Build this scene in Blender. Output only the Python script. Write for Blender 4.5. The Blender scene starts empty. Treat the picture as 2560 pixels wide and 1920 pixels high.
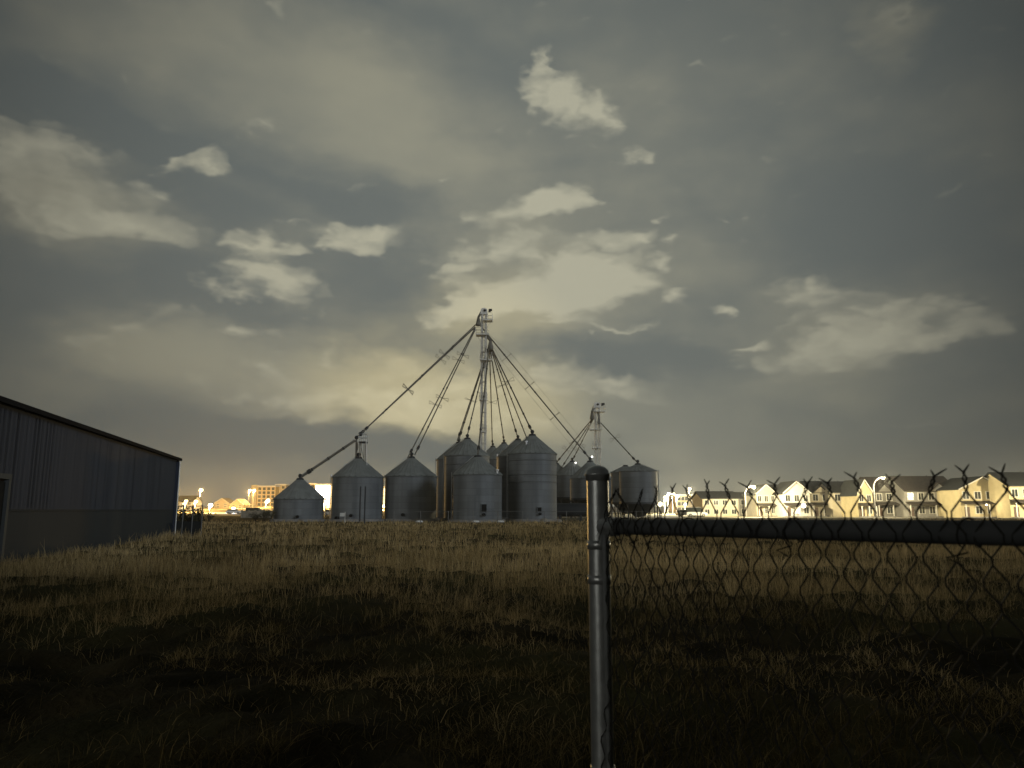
import bpy, math, random
import numpy as np
from mathutils import Vector, Matrix
random.seed(7); np.random.seed(7)
S = bpy.context.scene
COL = S.collection
R = math.radians
# ---------------------------------------------------------------- camera
F = 1900.0; PX, PY = 1280.0, 960.0; HORIZ = 1275.0; CAMZ = 1.5
PITCH = math.atan((HORIZ-PY)/F)
cd = bpy.data.cameras.new('camera'); cam = bpy.data.objects.new('camera', cd); COL.objects.link(cam)
cam.location = (0, 0, CAMZ); cam.rotation_euler = (R(90)+PITCH, 0, 0)
cd.sensor_width = 36; cd.lens = F/2560*36; cd.clip_start = 0.05; cd.clip_end = 9000
cd.dof.use_dof = True; cd.dof.focus_distance = 14; cd.dof.aperture_fstop = 7
S.camera = cam
def ray(x, y):
    a = (x-PX)/F; b = (PY-y)/F
    return Vector((a, math.cos(PITCH)-b*math.sin(PITCH), math.sin(PITCH)+b*math.cos(PITCH)))
def at(x, y, d):
    r = ray(x, y); return Vector((0, 0, CAMZ)) + r*(d/r.y)
def mpp(y, d):                       # metres per photo pixel, across, at row y and distance d
    return d/ray(PX, y).y/F
# ---------------------------------------------------------------- render and exposure
S.view_settings.view_transform = 'Standard'; S.view_settings.look = 'None'
S.view_settings.exposure = 0; S.view_settings.gamma = 1
S.cycles.use_denoising = True
S.cycles.max_bounces = 5; S.cycles.diffuse_bounces = 2; S.cycles.glossy_bounces = 2
S.cycles.sample_clamp_indirect = 3
# ---------------------------------------------------------------- sky (night clouds lit by the town)
W = bpy.data.worlds.new('World'); S.world = W; W.use_nodes = True
nt = W.node_tree; N = nt.nodes; L = nt.links; N.clear()
def wn(t, **k):
    n = N.new(t)
    for a, b in k.items(): setattr(n, a, b)
    return n
def setin(n, i, v):
    if hasattr(v, 'is_output') or isinstance(v, bpy.types.NodeSocket): L.new(v, n.inputs[i])
    else: n.inputs[i].default_value = v
def M(op, a, b=0.0, c=0.0, clamp=False):
    n = wn('ShaderNodeMath', operation=op, use_clamp=clamp); setin(n, 0, a); setin(n, 1, b)
    if op in ('MULTIPLY_ADD',): setin(n, 2, c)
    return n.outputs[0]
def VM(op, a, b):
    n = wn('ShaderNodeVectorMath', operation=op); setin(n, 0, a); setin(n, 1, b); return n.outputs[0]
def smooth(v, a, b, lo=0.0, hi=1.0):
    n = wn('ShaderNodeMapRange', interpolation_type='SMOOTHSTEP')
    setin(n, 0, v); setin(n, 1, a); setin(n, 2, b); setin(n, 3, lo); setin(n, 4, hi); return n.outputs[0]
def mixc(f, a, b):
    n = wn('ShaderNodeMix', data_type='RGBA'); setin(n, 0, f)
    for i, v in ((6, a), (7, b)):
        if isinstance(v, tuple): n.inputs[i].default_value = (*v, 1)
        else: L.new(v, n.inputs[i])
    return n.outputs[2]
def noise(vec, scale, detail=4, rough=.55, col=False):
    n = wn('ShaderNodeTexNoise'); L.new(vec, n.inputs['Vector']); n.inputs['Scale'].default_value = scale
    n.inputs['Detail'].default_value = detail; n.inputs['Roughness'].default_value = rough
    return n.outputs['Color' if col else 'Fac']
tc = wn('ShaderNodeTexCoord'); D = tc.outputs['Generated']
sp = wn('ShaderNodeSeparateXYZ'); L.new(D, sp.inputs[0])
AZ = M('ARCTAN2', sp.outputs[0], sp.outputs[1]); EL = M('ARCSINE', sp.outputs[2])
cb = wn('ShaderNodeCombineXYZ'); L.new(AZ, cb.inputs[0]); L.new(EL, cb.inputs[1]); AE = cb.outputs[0]
def azel(x, y):
    r = ray(x, y).normalized(); return math.atan2(r.x, r.y), math.asin(r.z)
# domain warp: stretched along the horizon
wmap = wn('ShaderNodeMapping'); L.new(AE, wmap.inputs[0]); wmap.inputs['Scale'].default_value = (1, 1.9, 1)
w1 = noise(wmap.outputs[0], 9, 3, .5, True); w2 = noise(wmap.outputs[0], 34, 3, .5, True)
wv = VM('ADD', VM('MULTIPLY', VM('SUBTRACT', w1, (.5, .5, .5)), (.13, .06, 0)), VM('MULTIPLY', VM('SUBTRACT', w2, (.5, .5, .5)), (.045, .022, 0)))
AW = VM('ADD', AE, wv)
Q = 2560/2212
def blobs(lst, vec):
    acc = None
    for (x, y, rx, ry, rot, amp) in lst:          # centre and half sizes of each bank as seen on the photograph
        a, e = azel(x*Q, y*Q); c = max(math.cos(math.hypot(a, e)), .6)
        m = wn('ShaderNodeMapping', vector_type='TEXTURE'); L.new(vec, m.inputs[0])
        m.inputs['Location'].default_value = (a, e, 0); m.inputs['Rotation'].default_value = (0, 0, R(rot))
        m.inputs['Scale'].default_value = (rx*Q/F*c, ry*Q/F*c, 1)
        g = wn('ShaderNodeTexGradient', gradient_type='SPHERICAL'); L.new(m.outputs[0], g.inputs[0])
        acc = M('MULTIPLY', g.outputs['Fac'], amp) if acc is None else M('MULTIPLY_ADD', g.outputs['Fac'], amp, acc)
    return acc
#            x    y    rx   ry  rot amp     (rot: positive = left end lower)
SOFT = [(760, 190, 620, 210, -12, 1.5), (230, 60, 520, 190, -8, .9), (1330, 330, 420, 160, -5, .45), (120, 430, 360, 170, -4, 1.5),
        (870, 360, 560, 110, -10, .8), (740, 830, 660, 120, -8, 1.9), (980, 860, 360, 110, -4, 1.0), (1330, 850, 360, 90, -6, .9),
        (1120, 690, 400, 150, 5, 1.1), (1180, 560, 440, 200, 0, 1.1), (1840, 720, 400, 170, 5, 1.15), (1930, 60, 120, 120, 80, 1.0),
        (240, 740, 330, 140, 15, .7), (200, 960, 400, 150, 0, .4), (1600, 560, 300, 240, 0, .25), (1500, 150, 600, 300, 0, .35), (1500, 950, 700, 100, 0, .6), (2100, 860, 330, 90, 0, .5)]
CRISP = [(1160, 560, 90, 26, 8, 1.0), (1350, 530, 60, 24, 5, 1.0), (1100, 590, 60, 18, 10, .9), (1380, 610, 70, 26, 5, 1.2), (960, 660, 70, 22, 10, .9), (1270, 720, 40, 10, 10, 1.0), (1410, 702, 50, 12, 0, 1.0), (340, 420, 120, 50, -12, .9), (60, 330, 120, 70, -10, 1.1), (100, 490, 180, 50, -6, 1.1), (380, 340, 70, 26, 20, 1.1), (1710, 700, 70, 24, 5, .9), (1180, 120, 60, 26, -60, .8), (640, 495, 40, 14, 0, .9), (690, 770, 180, 30, 6, .7), (1200, 215, 100, 78, -15, 2.3), (1305, 240, 52, 66, 70, 1.9), (1240, 250, 130, 60, -25, .9), (1175, 150, 50, 34, -40, 1.0), (1362, 340, 44, 62, 80, 1.25),
         (440, 358, 104, 40, 8, 2.0), (545, 530, 140, 40, -4, 1.9), (785, 515, 135, 48, 4, 2.3), (700, 540, 150, 26, 4, 1.1), (590, 608, 150, 58, -4, 2.2), (480, 632, 90, 22, -4, 1.1),
         (1215, 437, 110, 44, 4, 2.3), (1130, 462, 190, 44, 6, 1.6), (1415, 471, 44, 20, 0, 1.7), (1450, 515, 46, 22, 10, 1.4), (1438, 568, 48, 24, 0, 1.9), (1466, 634, 62, 36, 8, 2.1),
         (1300, 520, 140, 38, 6, 1.4), (1060, 540, 220, 50, 8, 1.7), (1290, 590, 170, 60, 6, 2.1), (1140, 630, 300, 62, 8, 2.2), (1010, 672, 200, 40, 6, 1.9), (1250, 640, 180, 50, 4, 1.9),
         (1220, 690, 160, 22, 4, 1.5), (1340, 700, 90, 12, 2, 1.2), (990, 590, 70, 28, 6, 1.5), (1572, 656, 48, 20, 5, 1.7), (1590, 740, 100, 18, 5, 1.6), (1790, 622, 130, 46, -5, 1.5),
         (1920, 690, 240, 90, 0, 1.5), (1760, 770, 260, 60, 4, 1.5), (2020, 740, 190, 50, 5, 1.2), (1600, 465, 34, 14, -20, .8), (1505, 145, 40, 14, -10, .7), (560, 262, 46, 26, 0, 1.1),
         (180, 330, 240, 52, -10, 1.2), (160, 420, 330, 90, -12, 1.3), (250, 480, 220, 40, -5, 1.0), (520, 712, 110, 26, -8, 1.0), (1940, 60, 70, 110, 10, 1.0), (610, 10, 70, 40, 0, .9),
         (1225, 738, 34, 9, 15, 1.2), (850, 880, 560, 60, -7, 1.5), (990, 830, 300, 70, -3, 1.2), (1310, 812, 260, 56, -7, 1.3), (280, 700, 160, 50, 20, .9), (955, 392, 40, 12, 0, .7)]
DARK = [(190, 240, 300, 62, -14, 1.6), (60, 190, 160, 60, -10, .8), (1330, 760, 260, 52, -4, 2.0), (620, 950, 520, 62, -3, 2.2), (480, 930, 300, 44, -2, 1.0), (470, 440, 330, 60, -6, .8),
        (600, 400, 380, 34, -14, .9), (860, 620, 240, 120, 0, .8), (880, 450, 230, 60, 0, .7), (1900, 520, 420, 150, -14, .8), (330, 590, 300, 90, 0, .7), (1120, 300, 300, 30, 0, .3),
        (60, 640, 200, 120, 0, .5), (2170, 640, 150, 200, 0, .6), (1560, 800, 160, 40, 4, .6)]
fb = noise(wmap.outputs[0], 17, 3.2, .5)
vor = wn('ShaderNodeTexVoronoi', feature='SMOOTH_F1'); vor.inputs['Scale'].default_value = 30; vor.inputs['Smoothness'].default_value = .35
vmap = wn('ShaderNodeMapping'); L.new(AW, vmap.inputs[0]); vmap.inputs['Scale'].default_value = (1, 1.7, 1); L.new(vmap.outputs[0], vor.inputs['Vector'])
puff = M('SUBTRACT', .42, vor.outputs['Distance']); fb2 = noise(wmap.outputs[0], 5.5, 4, .5)
soft = blobs(SOFT, AW); crisp = blobs(CRISP, AW); dark = blobs(DARK, AW)
amb = smooth(fb2, .40, .75, .08, .34)                      # unnamed drifting veil everywhere round the sky
softm = M('SUBTRACT', M('ADD', M('MULTIPLY', soft, .62), amb), M('MULTIPLY', dark, .29))
softm = M('ADD', softm, M('MULTIPLY', M('SUBTRACT', fb2, .5), .3))
softf = smooth(softm, -.1, 1.15)
crm = M('ADD', M('MULTIPLY', crisp, 1.12), M('ADD', M('MULTIPLY', M('SUBTRACT', fb, .5), 1.25), M('MULTIPLY', puff, 1.15)))
crm = M('SUBTRACT', crm, M('MULTIPLY', dark, .22))
crf = M('ADD', M('MULTIPLY', smooth(crm, .22, 1.35), .55), M('MULTIPLY', smooth(crm, .7, 2.9), .75))
top = VM('ADD', wmap.outputs[0], (.006, .022, 0))            # thicker puffs catch the light on one side
rel = M('SUBTRACT', noise(wmap.outputs[0], 19, 3, .55), noise(top, 19, 3, .55))
crf = M('MULTIPLY', crf, M('MULTIPLY_ADD', rel, 1.0, 1.0))
crf = M('MULTIPLY', crf, M('MULTIPLY_ADD', noise(wmap.outputs[0], 20, 3, .5), .7, .62), clamp=True)
# town light on the cloud base by direction; lens vignette painted into g1
def dirdot(x, y):
    r = ray(x*Q, y*Q).normalized()
    n = wn('ShaderNodeVectorMath', operation='DOT_PRODUCT'); L.new(D, n.inputs[0]); n.inputs[1].default_value = r
    return n.outputs['Value']
g1 = smooth(dirdot(1060, 640), math.cos(R(43)), 1.015, 0, 1)
g2 = smooth(dirdot(960, 890), math.cos(R(13)), 1, 0, 1)
g3 = smooth(dirdot(1900, 1130), math.cos(R(24)), 1, 0, 1)
g5 = smooth(dirdot(500, 1130), math.cos(R(14)), 1, 0, 1)
low = smooth(EL, -.01, .10, 1, 0)
bright = M('ADD', M('MULTIPLY_ADD', g1, .74, .36), M('MULTIPLY', g2, .30))
gap = mixc(g1, (.040, .047, .047), (.138, .158, .152))
veil = mixc(g1, (.064, .064, .053), (.300, .295, .228))
cl = mixc(g1, (.11, .11, .09), (.445, .432, .33))
c = mixc(softf, gap, veil); c = mixc(M('MULTIPLY', crf, 1.0, clamp=True), c, cl)
warm = mixc(g2, (0, 0, 0), (.20, .155, .055))
sc = wn('ShaderNodeVectorMath', operation='SCALE'); L.new(warm, sc.inputs[0]); L.new(softf, sc.inputs[3])
c = VM('ADD', c, sc.outputs[0])
glow = mixc(M('MULTIPLY', low, g3), (0, 0, 0), (.11, .085, .035)); c = VM('ADD', c, glow)
glow = mixc(M('MULTIPLY', low, g5), (0, 0, 0), (.02, .016, .008)); c = VM('ADD', c, glow)
g6 = wn('ShaderNodeVectorMath', operation='DOT_PRODUCT'); L.new(D, g6.inputs[0]); g6.inputs[1].default_value = (-.56, -.80, .22)  # bright patch behind the camera, added to put a highlight on the post
glow = mixc(smooth(g6.outputs['Value'], math.cos(R(19)), 1), (0, 0, 0), (2.6, 2.55, 2.35)); 
back = smooth(sp.outputs[1], -.3, .7, .12, 1); sc = wn('ShaderNodeVectorMath', operation='SCALE'); L.new(c, sc.inputs[0]); L.new(back, sc.inputs[3]); c = sc.outputs[0]
nish = wn('ShaderNodeTexSky', sky_type='NISHITA', sun_disc=False); nish.sun_elevation = R(1); nish.sun_rotation = R(140)
sc = wn('ShaderNodeVectorMath', operation='SCALE'); L.new(nish.outputs[0], sc.inputs[0]); sc.inputs[3].default_value = .002
c = VM('ADD', VM('ADD', c, sc.outputs[0]), glow)
bg = wn('ShaderNodeBackground'); L.new(c, bg.inputs[0]); bg.inputs[1].default_value = 1
out = wn('ShaderNodeOutputWorld'); L.new(bg.outputs[0], out.inputs[0])
# weak soft fill, added from behind the camera to the right
sd = bpy.data.lights.new('fill_light', 'SUN'); sd.energy = .8; sd.angle = R(12); sd.color = (.86, .93, 1)
so = bpy.data.objects.new('fill_light', sd); COL.objects.link(so)
so.rotation_euler = Vector((-.76, .62, -.27)).to_track_quat('-Z', 'Y').to_euler()
# ---------------------------------------------------------------- materials
MATS = {}
def mat(name, c, rough=.7, metal=0., c2=None, scale=3., stretch=(1, 1, 1), bump=0., bscale=20., spec=.3, emit=None, es=1., wave=None, detail=4):
    if name in MATS: return MATS[name]
    m = bpy.data.materials.new(name); m.use_nodes = True; t = m.node_tree; b = t.nodes['Principled BSDF']
    b.inputs['Roughness'].default_value = rough; b.inputs['Metallic'].default_value = metal; b.inputs['Specular IOR Level'].default_value = spec
    b.inputs['Base Color'].default_value = (*c, 1)
    tcn = t.nodes.new('ShaderNodeTexCoord'); mp = t.nodes.new('ShaderNodeMapping'); t.links.new(tcn.outputs['Object'], mp.inputs[0]); mp.inputs['Scale'].default_value = stretch
    if c2:
        n = t.nodes.new('ShaderNodeTexNoise'); t.links.new(mp.outputs[0], n.inputs['Vector']); n.inputs['Scale'].default_value = scale; n.inputs['Detail'].default_value = detail
        r = t.nodes.new('ShaderNodeMapRange'); t.links.new(n.outputs['Fac'], r.inputs[0]); r.inputs[1].default_value = .35; r.inputs[2].default_value = .65
        x = t.nodes.new('ShaderNodeMix'); x.data_type = 'RGBA'; t.links.new(r.outputs[0], x.inputs[0]); x.inputs[6].default_value = (*c, 1); x.inputs[7].default_value = (*c2, 1)
        t.links.new(x.outputs[2], b.inputs['Base Color'])
    h = None
    if wave:                                        # (axis, spacing m)
        w = t.nodes.new('ShaderNodeTexWave'); t.links.new(tcn.outputs['Object'], w.inputs['Vector']); w.bands_direction = wave[0]; w.wave_profile = 'SIN'
        w.inputs['Scale'].default_value = .314/wave[1]*1.0; w.inputs['Distortion'].default_value = 0; h = w.outputs['Fac']
    elif bump:
        n2 = t.nodes.new('ShaderNodeTexNoise'); t.links.new(tcn.outputs['Object'], n2.inputs['Vector']); n2.inputs['Scale'].default_value = bscale; h = n2.outputs['Fac']
    if h is not None:
        bp = t.nodes.new('ShaderNodeBump'); bp.inputs['Strength'].default_value = bump or .5; bp.inputs['Distance'].default_value = .03; t.links.new(h, bp.inputs['Height']); t.links.new(bp.outputs[0], b.inputs['Normal'])
    if emit:
        b.inputs['Emission Color'].default_value = (*emit, 1); b.inputs['Emission Strength'].default_value = es
    MATS[name] = m; return m
galv = mat('galvanised', (.19, .205, .21), .6, .1, (.14, .152, .156), .7, (1.6, 1.6, .12), .12, wave=('Z', .11))
galv_roof = mat('galvanised_roof', (.26, .28, .265), .6, .1, (.195, .21, .20), 1.2)
galv_bright = mat('galvanised_trim', (.55, .56, .55), .38, .7)
tower_steel = mat('tower_steel', (.78, .77, .70), .6, 0, (.62, .60, .54), 1.5)
spout_steel = mat('spout_steel', (.20, .19, .16), .6, .1, (.13, .125, .105), 1.0)
dark_steel = mat('dark_steel', (.045, .05, .055), .6, .3)
black = mat('opening_black', (.006, .006, .006), .9)
concrete = mat('concrete', (.30, .29, .27), .9, 0, (.20, .19, .175), 1.5)
def sheets(m):                      # each corrugated sheet has weathered a little differently
    t = m.node_tree; b = t.nodes['Principled BSDF']; src = b.inputs['Base Color'].links[0].from_socket
    def nd(k, **kw):
        n = t.nodes.new(k)
        for a, v in kw.items(): setattr(n, a, v)
        return n
    tc_ = nd('ShaderNodeTexCoord'); sx = nd('ShaderNodeSeparateXYZ'); t.links.new(tc_.outputs['Object'], sx.inputs[0])
    an = nd('ShaderNodeMath', operation='ARCTAN2'); t.links.new(sx.outputs[0], an.inputs[0]); t.links.new(sx.outputs[1], an.inputs[1])
    zz = nd('ShaderNodeMath', operation='DIVIDE'); t.links.new(sx.outputs[2], zz.inputs[0]); zz.inputs[1].default_value = .82
    fz = nd('ShaderNodeMath', operation='FLOOR'); t.links.new(zz.outputs[0], fz.inputs[0])
    aa = nd('ShaderNodeMath', operation='MULTIPLY_ADD'); t.links.new(an.outputs[0], aa.inputs[0]); aa.inputs[1].default_value = 1.27
    hf = nd('ShaderNodeMath', operation='MULTIPLY'); t.links.new(fz.outputs[0], hf.inputs[0]); hf.inputs[1].default_value = .5; t.links.new(hf.outputs[0], aa.inputs[2])
    fa = nd('ShaderNodeMath', operation='FLOOR'); t.links.new(aa.outputs[0], fa.inputs[0])
    cx = nd('ShaderNodeCombineXYZ'); t.links.new(fa.outputs[0], cx.inputs[0]); t.links.new(fz.outputs[0], cx.inputs[1])
    oi = nd('ShaderNodeObjectInfo'); t.links.new(oi.outputs['Random'], cx.inputs[2])
    wnz = nd('ShaderNodeTexWhiteNoise'); t.links.new(cx.outputs[0], wnz.inputs['Vector'])
    mr = nd('ShaderNodeMapRange'); t.links.new(wnz.outputs['Value'], mr.inputs[0]); mr.inputs[3].default_value = .88; mr.inputs[4].default_value = 1.08
    fr = nd('ShaderNodeMath', operation='FRACT'); t.links.new(zz.outputs[0], fr.inputs[0])
    ln = nd('ShaderNodeMath', operation='GREATER_THAN'); t.links.new(fr.outputs[0], ln.inputs[0]); ln.inputs[1].default_value = .07
    l2 = nd('ShaderNodeMapRange'); t.links.new(ln.outputs[0], l2.inputs[0]); l2.inputs[3].default_value = .8; l2.inputs[4].default_value = 1
    mm = nd('ShaderNodeMath', operation='MULTIPLY'); t.links.new(mr.outputs[0], mm.inputs[0]); t.links.new(l2.outputs[0], mm.inputs[1])
    sv = nd('ShaderNodeVectorMath', operation='SCALE'); t.links.new(src, sv.inputs[0]); t.links.new(mm.outputs[0], sv.inputs[3]); t.links.new(sv.outputs[0], b.inputs['Base Color'])
sheets(galv)
# ---------------------------------------------------------------- mesh builder
class MB:
    def __init__(s): s.v = []; s.f = []; s.sm = []
    def add(s, vs, fs, smooth=False):
        o = len(s.v); s.v += [tuple(v) for v in vs]; s.f += [tuple(i+o for i in f) for f in fs]; s.sm += [smooth]*len(fs); return s
    def box(s, c, size, rz=0., mtx=None):
        x, y, z = [k/2 for k in size]; vs = [Vector((a*x, b*y, d*z)) for a in (-1, 1) for b in (-1, 1) for d in (-1, 1)]
        m = mtx or Matrix.Rotation(rz, 3, 'Z'); vs = [m @ v + Vector(c) for v in vs]
        return s.add(vs, [(0, 1, 3, 2), (4, 6, 7, 5), (0, 4, 5, 1), (2, 3, 7, 6), (0, 2, 6, 4), (1, 5, 7, 3)])
    def tube(s, a, b, r, n=8, r2=None, caps=True):
        a = Vector(a); b = Vector(b); r2 = r if r2 is None else r2; q = (b-a).to_track_quat('Z', 'Y')
        vs = []
        for p, rr in ((a, r), (b, r2)):
            for i in range(n):
                t = 2*math.pi*i/n; vs.append(p + q @ Vector((rr*math.cos(t), rr*math.sin(t), 0)))
        s.add(vs, [(i, (i+1) % n, n+(i+1) % n, n+i) for i in range(n)], True)
        if caps: s.add(vs[:n], [tuple(range(n-1, -1, -1))]); s.add(vs[n:], [tuple(range(n))])
        return s
    def path(s, pts, r, n=6):
        pts = [Vector(p) for p in pts]; vs = []; k = len(pts)
        ref = Vector((.3, .2, 1)).normalized()
        for i, p in enumerate(pts):
            d = (pts[min(i+1, k-1)]-pts[max(i-1, 0)]).normalized(); u = d.cross(ref)
            if u.length < 1e-3: u = d.cross(Vector((1, 0, 0)))
            u.normalize(); w = d.cross(u); rr = r[i] if isinstance(r, (list, tuple)) else r
            for j in range(n):
                t = 2*math.pi*j/n; vs.append(p+u*rr*math.cos(t)+w*rr*math.sin(t))
        fs = [(i*n+j, i*n+(j+1) % n, (i+1)*n+(j+1) % n, (i+1)*n+j) for i in range(k-1) for j in range(n)]
        s.add(vs, fs, True); s.add(vs[:n], [tuple(range(n-1, -1, -1))]); s.add(vs[-n:], [tuple(range(n))]); return s
    def lathe(s, prof, n=32, c=(0, 0, 0), smooth=True):
        vs = []; k = len(prof)
        for r, z in prof:
            for i in range(n):
                t = 2*math.pi*i/n; vs.append((c[0]+r*math.cos(t), c[1]+r*math.sin(t), c[2]+z))
        return s.add(vs, [(j*n+i, j*n+(i+1) % n, (j+1)*n+(i+1) % n, (j+1)*n+i) for j in range(k-1) for i in range(n)], smooth)
    def ball(s, c, r, n=12, m=8, sz=1.):
        return s.lathe([(max(r*math.sin(math.pi*j/m), 1e-4), -r*sz*math.cos(math.pi*j/m)) for j in range(m+1)], n, c)
    def prism(s, pts, d, mtx=None, c=(0, 0, 0)):      # polygon in xz, thickness d in y
        m = mtx or Matrix.Identity(3); n = len(pts)
        vs = [m @ Vector((x, -d/2, z))+Vector(c) for x, z in pts]+[m @ Vector((x, d/2, z))+Vector(c) for x, z in pts]
        return s.add(vs, [tuple(range(n)), tuple(range(2*n-1, n-1, -1))]+[(i, n+i, n+(i+1) % n, (i+1) % n) for i in range(n)])
    def build(s, name, m, parent=None):
        me = bpy.data.meshes.new(name); me.from_pydata(s.v, [], s.f); me.polygons.foreach_set('use_smooth', s.sm); me.materials.append(m); me.update()
        o = bpy.data.objects.new(name, me); COL.objects.link(o)
        if parent is not None: o.parent = parent
        return o
def tag(o, label=None, cat=None, group=None, kind=None):
    for k, v in (('label', label), ('category', cat), ('group', group), ('kind', kind)):
        if v: o[k] = v
    return o
def empty(name, loc, label, cat, group=None, rz=0):
    o = bpy.data.objects.new(name, None); COL.objects.link(o); o.location = loc; o.rotation_euler = (0, 0, rz); o.empty_display_size = .3
    return tag(o, label, cat, group)
def sstep(a, b, t):
    t = min(max((t-a)/(b-a), 0), 1); return t*t*(3-2*t)
def gz(x, y): return 3.2*sstep(190, 420, y)
# ---------------------------------------------------------------- ground
def vnoise(x, y, seed=0):
    xi = np.floor(x).astype(np.int64); yi = np.floor(y).astype(np.int64); xf = x-xi; yf = y-yi
    def h(a, b):
        k = (a*374761393 + b*668265263 + seed*982451653) & 0x7fffffff; k = ((k ^ (k >> 13))*1274126177) & 0x7fffffff
        return ((k ^ (k >> 16)) & 0xffff)/65535.
    u = xf*xf*(3-2*xf); v = yf*yf*(3-2*yf)
    return (h(xi, yi)*(1-u)+h(xi+1, yi)*u)*(1-v)+(h(xi, yi+1)*(1-u)+h(xi+1, yi+1)*u)*v
def bumps(x, y):
    fade = np.clip(1-(y-60)/40, 0, 1)
    return ((vnoise(x*.9, y*.9, 1)-.5)*.22+(vnoise(x*2.6, y*2.6, 2)-.5)*.15+(vnoise(x*7, y*7, 3)-.5)*.05)*fade
def ground():
    ys = np.concatenate([np.linspace(-25, 2.5, 30), np.geomspace(2.7, 120, 340), np.geomspace(124, 4000, 60)])
    us = np.linspace(-1, 1, 301); us = np.sign(us)*np.abs(us)**1.5
    X, Y, Z = [], [], []
    yy, uu = np.meshgrid(ys, us, indexing='ij'); hw = np.maximum(14, np.abs(yy)*1.1)+6; xx = uu*hw*np.where(yy > 200, 2.2, 1.)
    base = 3.2*(lambda t: t*t*(3-2*t))(np.clip((yy-190)/230, 0, 1)); zz = base+bumps(xx, yy)
    n, k = yy.shape; co = np.stack([xx, yy, zz], -1).reshape(-1, 3)
    i = np.arange(n-1)[:, None]*k+np.arange(k-1)[None]; fs = np.stack([i, i+1, i+k+1, i+k], -1).reshape(-1, 4)
    me = bpy.data.meshes.new('ground'); me.from_pydata(co.tolist(), [], fs.tolist()); me.polygons.foreach_set('use_smooth', [True]*len(fs))
    m = bpy.data.materials.new('field_soil'); m.use_nodes = True; t = m.node_tree; b = t.nodes['Principled BSDF']; b.inputs['Roughness'].default_value = 1; b.inputs['Specular IOR Level'].default_value = .05
    g = t.nodes.new('ShaderNodeNewGeometry')
    def nz(s, d):
        q = t.nodes.new('ShaderNodeTexNoise'); t.links.new(g.outputs['Position'], q.inputs['Vector']); q.inputs['Scale'].default_value = s; q.inputs['Detail'].default_value = d; return q.outputs['Fac']
    def rp(v, a, b2):
        q = t.nodes.new('ShaderNodeMapRange'); t.links.new(v, q.inputs[0]); q.inputs[1].default_value = a; q.inputs[2].default_value = b2; return q.outputs[0]
    def mx(f, a, b2):
        q = t.nodes.new('ShaderNodeMix'); q.data_type = 'RGBA'; t.links.new(f, q.inputs[0])
        for i2, v in ((6, a), (7, b2)):
            if isinstance(v, tuple): q.inputs[i2].default_value = (*v, 1)
            else: t.links.new(v, q.inputs[i2])
        return q.outputs[2]
    c = mx(rp(nz(1.3, 5), .4, .62), (.020, .018, .009), (.052, .042, .021)); c = mx(rp(nz(.22, 4), .45, .6), c, (.058, .055, .022))
    t.links.new(c, b.inputs['Base Color']); bp = t.nodes.new('ShaderNodeBump'); bp.inputs['Strength'].default_value = .8; bp.inputs['Distance'].default_value = .05
    t.links.new(nz(14, 5), bp.inputs['Height']); t.links.new(bp.outputs[0], b.inputs['Normal']); me.materials.append(m)
    o = bpy.data.objects.new('ground', me); COL.objects.link(o); tag(o, 'dark rough field soil under the dry grass', None, None, 'structure')
ground()
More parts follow.
